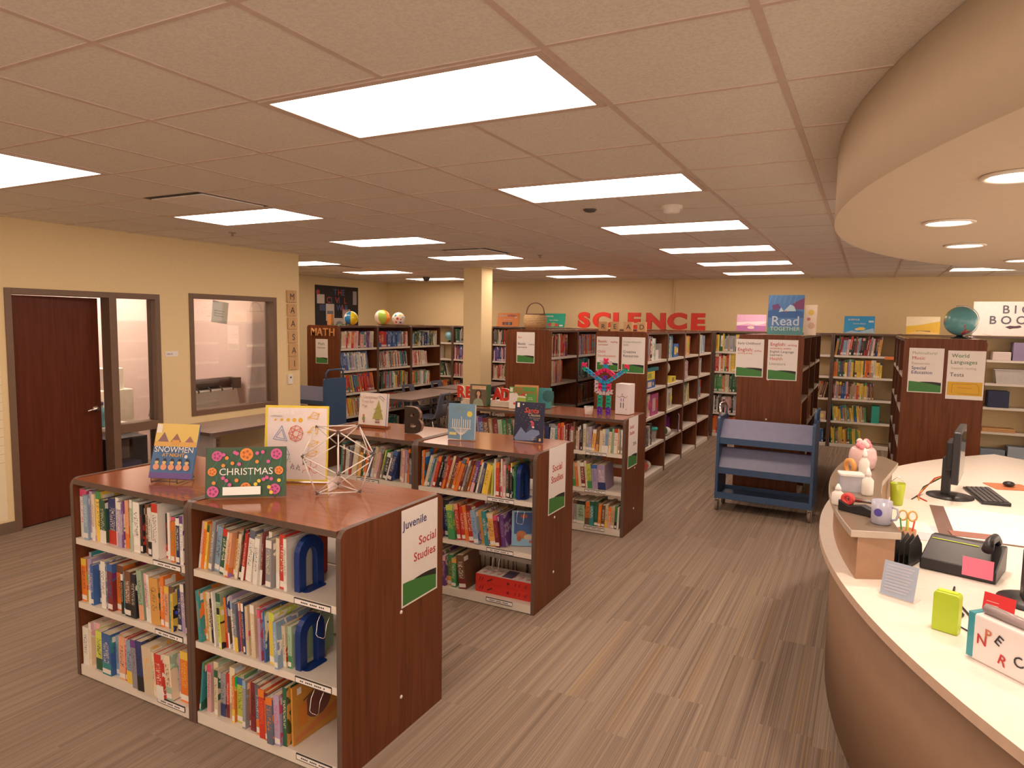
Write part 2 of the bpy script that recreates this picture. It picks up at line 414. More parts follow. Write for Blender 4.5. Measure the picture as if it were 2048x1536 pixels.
B(LX-.07, LX-.063, 3.145, 4.275, .875, 2.115).build('window_pane', GLASS, wf)

# ------------------------------------------------------------------ lamps
def troffer(i, j, label, group):
    t = thing('ceiling_light', label, 'ceiling light', ((i+1)*.61, (j+.5)*.61, H), 0, group)
    f = MB(); a, b_ = .598, .293; e = .03
    for q in ((-a, a, -b_, -b_+e), (-a, a, b_-e, b_), (-a, -a+e, -b_+e, b_-e), (a-e, a, -b_+e, b_-e)): f.box(*q, -.008, -.001)
    f.build('frame', GRID, t)
    B(-a+e, a-e, -b_+e, b_-e, -.006, -.002).build('diffuser', LAMPM, t)
    return t
GR = 'flush rectangular ceiling lights'
rows = [('right', 0, [0, 3, 6, 9, 12, 15]), ('middle', -5, [0, 3, 6, 9, 12, 15]), ('left', -10, [9, 12, 15])]
ordn = ['nearest', 'second nearest', 'third nearest', 'fourth nearest', 'fifth nearest', 'farthest']
for nm, i, js in rows:
    for k, j in enumerate(js):
        o = ordn[k] if len(js) == 6 else ['nearest', 'middle', 'farthest'][k]
        troffer(i, j, f'flush white ceiling light, {o} in the {nm} row', GR)
troffer(5, 15, 'flush white ceiling light beyond the curved soffit near back wall', GR)
for i, j, q in ((0, -3, 'right row, just behind the viewpoint'), (-5, -3, 'middle row, just behind the viewpoint'), (-5, -6, 'middle row, far behind the viewpoint'), (0, -6, 'right row, far behind the viewpoint')):
    troffer(i, j, 'flush white ceiling light in the '+q, GR)
# office light
t = thing('ceiling_light', 'flush ceiling light inside the small office behind glass', 'ceiling light', (-5.5, 3.2, H)); B(-.3, .3, -.6, .6, -.01, -.002).build('diffuser', lamp_mat('office_diffuser', 16.), t)
DL = [((2.53, .77), 'round recessed downlight nearest in the curved soffit'), ((2.43, 1.82), 'round recessed downlight, second nearest in the curved soffit'),
      ((2.6, 2.87), 'round recessed downlight, third in the curved soffit'), ((3.05, 4.0), 'round recessed downlight, farthest in the curved soffit'),
      ((3.6, 1.2), 'round recessed downlight in soffit above inner desk'), ((3.7, 2.6), 'round recessed downlight in soffit above the work surface'), ((3.0, -.5), 'round recessed downlight in soffit near the front')]
for (x, y), lab in DL:
    t = thing('recessed_downlight', lab, 'downlight', (x, y, 2.4), 0, 'round downlights in the curved soffit')
    MB().lathe([(.085, -.001), (.105, -.001), (.108, -.006), (.098, -.012), (.085, -.008), (.085, -.001)], 32, 0, cap=False).build('trim_ring', pm('white_trim', (.8, .74, .66), .4), t)
    MB().lathe([(.0001, -.006), (.05, -.006), (.085, -.004)], 32, 0, cap=False).build('lens', DLAMPM, t)
    L = bpy.data.lights.new('downlight', 'SPOT'); L.energy = DOWN_W*4; L.spot_size = math.radians(110); L.spot_blend = .6; L.color = (1, .79, .63); L.shadow_soft_size = .07
    lo = bpy.data.objects.new('downlight_lamp', L); C.objects.link(lo); lo.parent = t; lo.location = (0, 0, -.03)
# ================================================================== BOOKCASES
LABELB = pm('label_black_frame', (.03, .03, .03), .5)
def bookcase(label, cat, loc, rz, W, D, Hc, shelves, group, double=True, back=True, labels=0., wires=(), end_wood=WOOD_V):
    """local X along the case, front at local y=0 facing -Y, depth +Y"""
    t = thing('bookcase', label, cat, loc, rz, group)
    T = .026; R = .045
    for x0 in (0, W-T):
        MB().prism(rrect(0, D, 0, Hc, R), x0, x0+T, 'x', 0, side=1).build('side_panel', [end_wood, EDGE], t)
    MB().box(T, W-T, .004, D-.004, Hc-.032, Hc-.004, mis=[0, 1, 2, 0, 2, 0]).build('top', [WOOD_IN, WOOD_T, EDGE], t)
    mid = D/2 if double else D
    if back: B(T, W-T, mid-.008 if double else D-.012, mid+.008 if double else D-.002, .07, Hc-.035).build('back_panel', WOOD_IN if back == 1 else WALLM if back == 2 else SHELF, t)
    for k, z in enumerate(shelves):
        base = k == len(shelves)-1
        for side in ((0, 1) if double else (0,)):
            y0, y1 = (.004, mid-.012) if side == 0 else (mid+.012, D-.004)
            m = MB(); m.box(T+.002, W-T-.002, y0, y1, z-.006, z)
            ye = y0 if side == 0 else y1
            m.box(T+.002, W-T-.002, min(ye, ye+(.004 if side == 0 else -.004)), max(ye, ye+(.004 if side == 0 else -.004)), 0.005 if base else z-.032, z-.006)
            s = m.build('shelf', SHELF, t)
            if labels and side == 0:
                a = W*labels; lb = MB(); lb.box(a, a+.2, -.001, .0035, z-.031, z-.003, 0); lb.box(a+.004, a+.2, -.002, -.001, z-.027, z-.007, 1)
                for q in range(14):
                    if (q*7+k) % 5: lb.box(a+.03+q*.01, a+.037+q*.01, -.0025, -.002, z-.02, z-.014, 0)
                lb.build('label_holder', [LABELB, PAPER], s)
            for (wk, wx) in wires:
                if wk == k and side == 0:
                    MB().tube([(wx, .1, z-.007), (wx, .03, z-.1), (wx, .02, z-.15), (wx+.012, .018, z-.158), (wx+.042, .018, z-.158), (wx+.05, .02, z-.15), (wx+.05, .03, z-.1), (wx+.05, .1, z-.007)], .0018, 6).build('wire_book_support', CHROME, s)
    if not back:
        for z in [s_+.19 for s_ in shelves[-2:]]+[shelves[0]+.2]: B(T, W-T, mid-.01, mid+.01, z-.03, z).build('centre_rail', SHELF, t)
    return t
def bolts(parent, x, pts):
    for y, z in pts: MB().lathe([(.009, 0), (.008, .003), (.0001, .004)], 14, 0, Matrix.Translation((x, y, z)) @ Matrix.Rotation(PI/2, 4, 'Y'), cap=False).build('bolt_cap', pm('white_plastic', (.8, .76, .7), .4), parent)
LOWZ = [.75, .405, .06]; TALLZ = [1.47, 1.13, .78, .42, .06]
LG = 'low double-faced bookcases'
c1a = bookcase('low cherry wood bookcase at front left, holding kids books below the snowmen book', 'bookcase', (-1.52, .12, 0), 0, .915, .74, 1.067, LOWZ, LG, back=False, labels=.72)
c1b = bookcase('low cherry wood bookcase at front, its end carrying the Juvenile sign', 'bookcase', (-.603, .12, 0), 0, .915, .74, 1.067, LOWZ, LG, back=False, labels=.72, wires=((0, .76), (1, .72)))
c2a = bookcase('low cherry wood bookcase behind the straw model, with dark letter B on top', 'bookcase', (-1.61, 1.98, 0), 0, .95, .62, 1.067, LOWZ, LG, back=False, labels=.45)
c2b = bookcase('low cherry wood bookcase with dark blue santa book standing on top', 'bookcase', (-.658, 1.98, 0), 0, .95, .62, 1.067, LOWZ, LG, back=False, labels=.62, wires=((0, .8), (1, .62)))
c3a = bookcase('low cherry wood bookcase carrying stacked white books and red READ letters', 'bookcase', (-1.6, 3.85, 0), 0, .935, .62, 1.067, LOWZ, LG, back=False, labels=.6)
c3b = bookcase('low cherry wood bookcase with the plastic toy figure on top', 'bookcase', (-.663, 3.85, 0), 0, .935, .62, 1.067, LOWZ, LG, back=False, labels=.6)
bolts(c1b, .915, [(.40, .585), (.40, .18)]); bolts(c2b, .95, [(.30, .585), (.3, .2)]); bolts(c3b, .935, [(.3, .585), (.3, .2)])
TG = 'tall double-faced bookcases'
def tall_row(x_face, y0, L, n, rz, labels_):
    out = []
    for k in range(n):
        if rz > 0: loc = (x_face, y0+k*L, 0)
        else: loc = (x_face, y0+(k+1)*L, 0)
        out.append(bookcase(labels_[k], 'bookcase', loc, rz, L-.002, .65, 1.82, TALLZ, TG))
    return out
A = tall_row(-4.93, 6.02, .914, 3, PI/2, ['tall cherry wood bookcase with MATH letters on its end', 'tall cherry wood bookcase in middle of the MATH row', 'tall cherry wood bookcase at far end of the MATH row'])
Bc = tall_row(-1.45, 6.03, .914, 4, PI/2, ['tall cherry wood bookcase with the Art sign on its end', 'tall cherry wood bookcase second in the Art row', 'tall cherry wood bookcase third in the Art row', 'tall cherry wood bookcase last in the Art row'])
Cc = tall_row(-.17, 5.95, .925, 4, PI/2, ['tall cherry wood bookcase with READ tiles on top and two signs on end', 'tall sparse bookcase second from the READ tiles', 'tall sparse bookcase third from the READ tiles', 'tall nearly empty bookcase farthest from READ tiles, near back wall'])
Dc = tall_row(1.54, 5.75, .914, 3, PI/2, ['tall cherry wood bookcase behind blue cart under the Read Together poster', 'tall bookcase second in the row behind the blue cart', 'tall bookcase last in the row behind the blue cart'])
Ec = tall_row(2.43, 5.5, .914, 3, -PI/2, ['tall cherry wood bookcase under the globe beside the desk', 'tall bookcase second in the row under the globe', 'tall bookcase last in the row under the globe'])
for k, (px, py) in enumerate([(-.51, 1.36), (-.5, .8)]): MB().lathe([(.009, 0), (.0001, .004)], 12, 0, Matrix.Translation((0, .33 if k else .335, py)) @ Matrix.Rotation(-PI/2, 4, 'Y'), cap=False).build('bolt_cap', pm('white_plastic', (.8, .76, .7), .4), Cc[0])
for z in (1.345, .92, .5, .3): MB().lathe([(.009, 0), (.0001, .004)], 12, 0, Matrix.Translation((0, .335, z)) @ Matrix.Rotation(-PI/2, 4, 'Y'), cap=False).build('bolt_cap', pm('white_plastic', (.8, .76, .7), .4), Dc[0])
backx = [-7.37, -6.445, -5.52, -4.595]+[-3.925+k*.925 for k in range(10)]
bwhere = ['behind far left corner', 'with nearly empty top shelves, right of the MATH row', 'just left of the column', 'just right of the column', 'behind the Art row', 'second behind the Art row', 'below the first red letters', 'below the last red letters',
          'at the end of the sparse row, full of books', 'behind the Read Together poster', 'filled with books between the two right-hand rows', 'behind the row under the globe', 'holding plastic bins right of the globe', 'below the BIG BOOKS board at photo edge']
for k, x in enumerate(backx):
    bookcase('tall wall bookcase ' + bwhere[k], 'bookcase', (x, 10.1, 0), 0, .668 if k == 3 else .923, .31, 1.82, TALLZ, 'single-faced bookcases along the back wall', double=False, back=2)

# ================================================================== BOOKS
PAL = dict(wh=((.8,.78,.72),'white'), cr=((.7,.6,.42),'cream'), gy=((.3,.3,.32),'grey'), sl=((.12,.14,.2),'slate'), bk=((.02,.02,.025),'black'), br=((.17,.08,.045),'brown'), tn=((.48,.34,.2),'tan'),
    mr=((.18,.025,.03),'maroon'), rd=((.55,.045,.03),'red'), or_=((.75,.2,.03),'orange'), pe=((.75,.38,.22),'peach'), yl=((.78,.55,.08),'yellow'), lm=((.55,.62,.1),'lime'), gr=((.06,.28,.1),'green'), dg=((.03,.11,.06),'dark green'),
    mg=((.35,.5,.35),'mint'), tl=((.04,.26,.28),'teal'), lb=((.28,.42,.58),'light blue'), bl=((.05,.14,.4),'blue'), nv=((.03,.045,.16),'navy'), pu=((.16,.06,.26),'purple'), li=((.42,.33,.5),'lilac'), pk=((.65,.09,.2),'pink'), lp=((.72,.42,.42),'pale pink'), og=((.75,.4,.1),'amber'))
PAL['or'] = PAL.pop('or_')
def book_data(t, d, h, bt=.0022):
    """open-backed cover: two boards and a spine; returns verts, faces, uvs"""
    bt = min(bt, t*.22); r = min(.002, t*.2)
    P = [(0, d), (0, r), (r, 0), (t-r, 0), (t, r), (t, d), (t-bt, d), (t-bt, bt), (bt, bt), (bt, d)]
    n = len(P); vs = [(x, y, 0) for x, y in P]+[(x, y, h) for x, y in P]; fs = []; uv = []
    US = [(3, 2), (.12, 0), (0, 1), (1, .88), (2, 3)]
    US = [(3, 2), (0, .1), (.1, .9), (.9, 1), (2, 3)]
    for i in range(n):
        j = (i+1) % n; fs.append([i, j, n+j, n+i])
        if i < 5: a, b_ = US[i]; uv.append([(a, 0), (b_, 0), (b_, 1), (a, 1)])
        else: uv.append([(5, 5)]*4)
    for z0 in (0, n):
        for q in ((0, 1, 8, 9), (1, 2, 8, 8), (2, 3, 7, 8), (3, 4, 7, 7), (4, 5, 6, 7)):
            q = list(dict.fromkeys(q)); q = [z0+a for a in q]
            fs.append(q if z0 else q[::-1]); uv.append([(5, 5)]*len(q))
    return vs, fs, uv
def set_attrs(me, cols, cols2, seeds, uvs):
    for nm, vals in (('col', cols), ('col2', cols2)):
        a = me.attributes.new(nm, 'FLOAT_COLOR', 'POINT'); a.data.foreach_set('color', [x for c in vals for x in (*c, 1.)])
    a = me.attributes.new('seed', 'FLOAT', 'POINT'); a.data.foreach_set('value', seeds)
    l = me.uv_layers.new(name='UVMap'); l.data.foreach_set('uv', [x for p in uvs for x in p])
def make_book(label, M, t, d, h, c, c2, seed, group, cat='book'):
    vs, fs, uv = book_data(t, d, h)
    me = bpy.data.meshes.new('book'); me.from_pydata(vs, [], fs); me.materials.append(BOOKM)
    set_attrs(me, [c]*len(vs), [c2]*len(vs), [seed]*len(vs), [p for f in uv for p in f])
    o = bpy.data.objects.new('book', me); C.objects.link(o); o.matrix_world = M
    tag(o, label, cat, group)
    bt = min(.0022, t*.22)
    pg = B(bt, t-bt, bt+.001, d-.004, .003, h-.003).build('pages', PAGES, o)
    return o
class Heap:
    def __init__(s): s.v = []; s.f = []; s.m = []; s.c = []; s.c2 = []; s.s = []; s.uv = []
    def book(s, M, t, d, h, c, c2, seed):
        o = len(s.v); vs = [(0,0,0),(t,0,0),(t,d,0),(0,d,0),(0,0,h),(t,0,h),(t,d,h),(0,d,h)]
        s.v += [tuple(M @ Vector(p)) for p in vs]
        for f, u, mi in (((0,1,5,4), [(0,0),(1,0),(1,1),(0,1)], 0), ((1,2,6,5), [(2,0),(3,0),(3,1),(2,1)], 0), ((3,0,4,7), [(3,0),(2,0),(2,1),(3,1)], 0), ((0,3,2,1), [(5,5)]*4, 0), ((4,5,6,7), [(5,5)]*4, 1), ((2,3,7,6), [(5,5)]*4, 1)):
            s.f.append([o+i for i in f]); s.uv += u; s.m.append(mi)
        s.c += [c]*8; s.c2 += [c2]*8; s.s += [seed]*8
    def build(s, name):
        me = bpy.data.meshes.new(name); me.from_pydata(s.v, [], s.f); me.materials.append(BOOKM); me.materials.append(PAGES)
        me.polygons.foreach_set('material_index', s.m); set_attrs(me, s.c, s.c2, s.s, s.uv)
        o = bpy.data.objects.new(name, me); C.objects.link(o); return o
heap = Heap()
def quad(t, h, a):
    """slab of thickness t, height h tilted by a (top to +x when a>0), standing on its lowest corner; polygon + local matrix"""
    ca, sa = math.cos(a), math.sin(a)
    f = lambda x, z: (x*ca + z*sa, -x*sa + z*ca)
    P = [f(0, 0), f(t, 0), f(t, h), f(0, h)]; mz = min(p[1] for p in P); return [(x, z-mz) for x, z in P], -mz
def extent(P, z):
    xs = []
    for (x0, z0), (x1, z1) in zip(P, P[1:]+P[:1]):
        if (z0-z)*(z1-z) <= 0 and abs(z1-z0) > 1e-9: xs.append(x0+(x1-x0)*(z-z0)/(z1-z0))
    return (min(xs), max(xs)) if xs else None
def pack(specs, x0):
    """specs: (t,h,a); returns x offset for each so that neighbours touch without overlap"""
    out = []; prev = []
    for t, h, a in specs:
        P, dz = quad(t, h, a); x = x0 - min(p[0] for p in P)
        zs = [k*.012+.0005 for k in range(30)]+[p[1]-.0005 for p in P]
        for z in zs:
            e = extent(P, z)
            if not e: continue
            for Q in prev:
                q = extent(Q, z)
                if q: x = max(x, q[1]-e[0]+.0006)
        out.append((x, dz)); prev = (prev+[[(p[0]+x, p[1]) for p in P]])[-3:]
    end = max(p[0] for Q in prev for p in Q) if prev else x0
    return out, end
def parse(s):
    res = []; lean = 0.
    for tok in s.split():
        if tok[0] == '@': lean = math.radians(float(tok[1:])); continue
        if tok[0] == '_': res.append(('gap', float(tok[1:])/1000)); continue
        p = tok.split(':'); c = p[0].split('/')
        t = float(p[1])/1000; h = float(p[2])/1000; pr_ = float(p[3])/1000 if len(p) > 3 else None
        res.append((c[0], c[1] if len(c) > 1 else 'wh', t, h, lean, pr_))
    return res
ORD = 'first second third fourth fifth sixth seventh eighth ninth tenth eleventh twelfth thirteenth fourteenth fifteenth sixteenth seventeenth eighteenth nineteenth twentieth'.split()
def nth(k):
    if k < 20: return ORD[k]
    tens = {2: 'twenty', 3: 'thirty'}[(k+1)//10]; r = (k+1) % 10
    return {2: 'twentieth', 3: 'thirtieth'}[(k+1)//10] if r == 0 else tens+'-'+ORD[r-1]
nbooks = 0
def jit(c): k = rnd.uniform(.85, 1.15); return tuple(min(.9, max(.01, x*k)) for x in c)
def row(root, x0, x1, z, spec, where, group, depth=.24, front=.01, var=.035, maxh=.276):
    """a hand-listed shelf of individual books; thickness is scaled so the row fills x0..x1"""
    global nbooks
    bs = parse(spec); M = root.matrix_basis if root.parent is None else root.matrix_world
    M = Matrix.Translation(root.location) @ root.rotation_euler.to_matrix().to_4x4()
    k = 1.; bs = [q for q in bs if q[0] != 'gap']; hs_ = [rnd.uniform(.9, 1.) for _ in bs]
    for _ in range(14):
        sp = [(b_[2]*k, min(b_[3], maxh)*hh, b_[4]) for b_, hh in zip(bs, hs_)]
        o, e = pack(sp, x0)
        if abs(e-x1) < .002: break
        k *= 1 + .9*(x1-e)/max(.05, sum(a[0] for a in sp)); k = max(.35, k)
    for i, (b_, (x, dz)) in enumerate(zip([q for q in bs if q[0] != 'gap'], o)):
        c, c2, t, h, a, pr_ = b_; t *= k; h = min(h, maxh)*hs_[i]
        yy = front + (rnd.uniform(0, var) if pr_ is None else -pr_); dd = min(depth+rnd.uniform(-.05, .03), (.35 if root in (c1a, c1b) else .288)-yy)
        L = M @ Matrix.Translation((x, yy, z+dz+.0004)) @ Matrix.Rotation(a, 4, 'Y')
        size = ('thick ' if t > .03 else 'thin ' if t < .013 else '')
        acc = ' and '+PAL[c2][1] if c2 != c and c2 != 'wh' else ''
        make_book(f'{size}{PAL[c][1]}{acc} book, {nth(i)} from left, {where}', L, t, dd, h, jit(PAL[c][0]), PAL[c2][0], rnd.random(), group)
        nbooks += 1
    return e
def rrow(root, x0, x1, z, pal, hr=(.2, .28), tr=(.008, .03), lean=0., depth=.2, front=.015, side=0):
    """a far shelf of books into the one stuff heap"""
    M = Matrix.Translation(root.location) @ root.rotation_euler.to_matrix().to_4x4()
    pal = pal.split(); sp = []; x = x0; base_h = rnd.uniform(*hr)
    tot = 0; cs = []
    while tot < (x1-x0):
        t = rnd.uniform(*tr); run = 1 if rnd.random() < .7 else rnd.randint(2, 4); c = rnd.choice(pal)
        h = rnd.uniform(*hr)
        for _ in range(run):
            sp.append((t, h, math.radians(lean)*(1-.3*rnd.random()))); cs.append(c); tot += t/max(.5, math.cos(math.radians(lean)))+.001
    o, e = pack(sp, x0)
    for (t, h, a), c, (xx, dz) in zip(sp, cs, o):
        P, _ = quad(t, h, a)
        if max(p[0] for p in P)+xx > x1+.004: continue
        L = M @ Matrix.Translation((xx, front+rnd.uniform(0, .02), z+dz+.0004)) @ Matrix.Rotation(a, 4, 'Y')
        heap.book(L, t, depth+rnd.uniform(-.03, .03), h, jit(PAL[c][0]), PAL[rnd.choice(pal)][0], rnd.random())

G1 = 'books in the front low bookcase'
T_ = .03
row(c1a, T_, .888, .75, 'wh/pk:30:285 lb:20:255 li/wh:12:265 cr:12:270 yl/gr:24:275 dg:26:240 nv/rd:36:262 wh:14:262 li/wh:18:258 pu:7:250 pe/or:15:270 li:8:250 yl/pe:13:258 mg:10:265 wh/og:26:285 bk/rd:11:262:-12 br/cr:18:255:-25 bk:9:235 wh/bk:13:250 lb:12:255 wh/rd:24:272:8 bk/rd:14:238 wh:9:232 tl/pk:17:225 or/gr:15:215 yl:8:220 nv:14:238 wh/pu:12:240 li/gr:13:248',
    'top shelf, front left bookcase', G1)
row(c1a, T_, .888, .405, 'or/yl:24:235 tl/li:10:265 li:18:255 bl:13:225 sl:14:235 lp:16:262 wh/lb:20:265 lb:12:240 mr/bl:22:250 or/br:30:262 bk:10:230 tl/gy:12:225 br/bk:26:245 bk:20:248 @-4 mg/pe:20:262 tl:8:250 lp:14:255 wh:10:245 og/dg:36:235 @0 or:14:262 pe/yl:17:225 tl/br:18:228 yl/bk:9:205 nv/gy:15:210 @-3 li/wh:22:250 bk/br:16:255',
    'middle shelf, front left bookcase', G1)
row(c1a, T_, .86, .06, 'wh/lb:24:215 cr:10:240 lp/cr:22:235 lm/dg:30:222 mr:8:225 bl/tl:36:232:10 lb/nv:14:222 lp:12:235 pe/nv:24:242 rd/lp:9:238 lb/yl:30:232:5 @-3 gy/pu:22:250:22 nv/bk:26:262:25 @-4 cr/og:34:245:28 cr:9:225:25 rd/wh:26:238:24 cr/mg:22:232:10 @0 li/bl:14:228 or/yl:30:258:-15',
    'bottom shelf, front left bookcase', G1)
row(c1b, T_, .60, .75, '@9 lp:10:240 or/yl:12:232 yl/dg:9:232 rd/or:13:242 gy/bk:15:252 lb/lm:22:232 br/rd:12:248 dg/rd:26:235 @10 cr:9:235:5 pe/or:12:232:8 og/br:20:228:-20 cr/tn:12:228 bk/rd:10:240 rd:11:238 @9 wh/sl:22:250 cr/dg:12:238 @6 wh:18:228:8 mr/wh:8:262 @2 cr:12:258 gy:22:238:6 @1 cr/wh:13:228 rd/pe:20:252 @0 wh:12:250',
    'top shelf beside Juvenile sign', G1)
row(c1b, T_, .61, .405, '@-4 tl/or:16:268:5 og/wh:13:238 cr/wh:18:245 bk:12:215 cr:16:235 wh:7:262 mg/dg:22:258 lm/bk:14:212:6 or/rd:12:238 nv:8:248 li/pu:14:258 wh/lb:13:238 sl/yl:17:228 pk:7:245 br/or:17:235 nv/wh:11:252 @-2 cr/pk:14:245 og/yl:16:240 cr/wh:20:248 pe:9:245 rd/pk:11:240 li/pk:12:232 tl:10:235 bl:9:242 cr/br:11:232 @-1 yl/lm:20:238 lm:9:235 yl/nv:9:195 @-3 lb:17:215:16 cr/rd:14:205 @0 mg/gr:18:205',
    'middle shelf beside Juvenile sign', G1)
row(c1b, T_, .60, .06, '@7 tl/dg:6:262 @1 lp/pk:14:245 mg/cr:16:262 cr/dg:13:240 gy/nv:18:228 rd/mr:11:230 cr/tn:18:250 or/yl:9:240 lm/bl:26:228 gr:6:245 gy/lb:11:232 or/rd:11:240 mr/bk:18:245 @-2 sl/or:17:248 rd/or:20:240:12 or/mr:11:232:14 sl/or:20:212:26 li/pk:18:232:18 @0 dg/og:13:268:4',
    'bottom shelf beside Juvenile sign', G1)
G2 = 'books in the second low bookcase'
row(c2a, .25, .92, .75, '@4 tl/dg:14:240 br:12:245 @5 wh/nv:10:222 wh/nv:12:222 @8 sl/rd:13:225 @10 cr/wh:30:262 cr:14:255 og/br:18:240 dg:9:232 @14 or/rd:15:250 sl/bl:18:240 cr:16:240 cr/tn:14:242 @15 lp/gy:16:262 @14 bk/cr:10:225 lm/gy:9:225 lb/gy:8:225 bk:20:228 @17 wh:9:195 nv/bl:22:248 @3 tn/cr:24:242 lp/cr:12:240 li:9:245 or/pe:12:245 @0 sl/bk:18:225',
    'shelf beneath the letter B', G2)
row(c2b, .03, .78, .75, '@2 gy:12:262 or/br:13:262 @15 cr/gy:18:248 tl/lb:12:228 lp/gy:12:232 rd/or:17:248 @16 bk/wh:15:238 bk/gy:18:240 mr/rd:9:262 rd/or:14:232 cr/og:14:240 @17 mr/br:22:252 or:16:225 @18 br/pu:9:245 or/sl:18:250:6 mr/or:11:250 @17 gy/cr:10:250 br/mr:14:245 or/br:10:235 @15 pu/lp:20:228 bk/or:12:242 @14 wh:9:245 sl/nv:16:235 @12 yl/br:20:232 yl/og:14:225 @3 lm/cr:8:225 @0 wh:9:262 rd/or:19:232 br/mr:12:225 wh/pk:9:262 lp/mr:12:232 dg:12:212 bk/rd:10:225 yl/og:7:235 bk:7:230 gr/dg:12:225',
    'top shelf beneath santa book', G2)
row(c2b, .03, .715, .405, '@-6 or/pk:14:232 bl/lb:16:262 nv/or:22:262 nv/bk:26:268:6 nv/bk:22:262 gr/lm:24:258:4 @-8 rd/pe:14:255 rd/pe:14:255 or/rd:15:258 rd/mr:20:258 @-9 lb/bl:17:250:8 og/or:18:248 tl/wh:15:245 @-8 og/cr:20:238 mr/pk:14:238 pu/li:15:238',
    'middle shelf beneath santa book', G2)
row(c2b, .10, .42, .06, '@0 bl/yl:20:240 nv/rd:24:240 pu/lp:17:240 pu/lp:17:228 gr/og:20:238 gr/og:20:228 @-8 br/mr:30:245:-15',
    'bottom shelf beneath santa book', G2)
G3 = 'books in the third low bookcase'
row(c3a, .03, .9, .75, '@-3 or/lb:14:212 tl/or:12:235 cr/or:22:220 rd:10:232 @-7 pk/mr:18:235 pu/pk:14:235 @-8 bk/gy:17:240 li/bl:9:235 bl/pu:22:225 @-7 br/mr:24:235 tn/pe:14:238 @-6 mr/lp:20:232 mg/gy:18:235 @-4 gr/or:14:225 br:12:235 dg/tn:16:240 cr:14:225 nv:18:228 rd/og:12:235 gy:16:240',
    'shelf beneath red READ letters', G3)
row(c3b, .03, .9, .75, '@0 sl/bk:14:232 og/bk:13:240 nv/bk:12:240 og/bk:12:242 nv/bk:22:245 @3 wh/gy:24:225 tl/lb:14:205 @0 rd/yl:15:245 rd/or:15:245 wh:7:225 mr/or:15:245 mr/pe:14:238 wh/pk:11:230 br/tn:9:262 cr/br:10:225 lp:9:230 bk/wh:10:245 bk/tn:7:245 cr/wh:14:245 gy/wh:16:245 li/lb:12:235 @5 og/wh:16:212 br/og:14:230 @2 cr/tn:12:215 cr/wh:14:222 lb/wh:17:232 cr/dg:12:235 mg/cr:9:240 wh/rd:16:222 og:6:245 gy:8:240 @0 wh/tn:9:225',
    'top shelf beneath toy figure', G3)
row(c3b, .36, .76, .405, '@-6 rd/or:12:225 gy/dg:11:228 mg/gr:11:225 or/pe:13:232 cr:14:245 mr/wh:18:250 cr/lp:10:248 lm/gr:20:240 @-5 li/bl:26:245 @-4 li/nv:34:245',
    'middle shelf beneath toy figure', G3)
row(c3b, .36, .89, .06, '@0 lp/tn:17:238 mr:7:235 lp/gy:13:238 gy/br:15:235 mg/bk:34:232 or/br:20:225 tl/dg:18:235 dg/tl:16:238 @2 or/yl:13:222 br/og:14:205 cr/yl:12:218 or/lp:13:212 tn/rd:14:208 gr/bk:9:215 wh/cr:8:205',
    'bottom shelf beneath toy figure', G3)
GM = 'books on top shelf of the MATH bookcase'
row(A[0], .03, .86, 1.47, '@4 br/gr:12:200 cr/or:30:262 lp/wh:20:262 rd/lp:14:262 cr/pk:26:265 or/rd:16:262 lp/wh:24:262 lp/cr:20:268 mr/lp:12:265 lp/tl:30:262 tl/cr:16:262 pu/li:26:268 pu/lp:14:268 @3 cr/li:22:275 wh/cr:20:278', 'top shelf beside MATH letters', GM)
row(A[1], .03, .86, 1.47, '@0 rd/bl:34:265 rd/bl:34:265 rd/bl:34:265 bl/rd:26:265 bl/lb:26:262 bl/lb:26:262 sl/gr:26:265 bl/lb:22:262 gy/bl:20:262 dg/tl:18:262 gy:18:262 mr/rd:20:262 lp/rd:14:258 @-2 cr/wh:20:262', 'top shelf, middle MATH bookcase', GM)

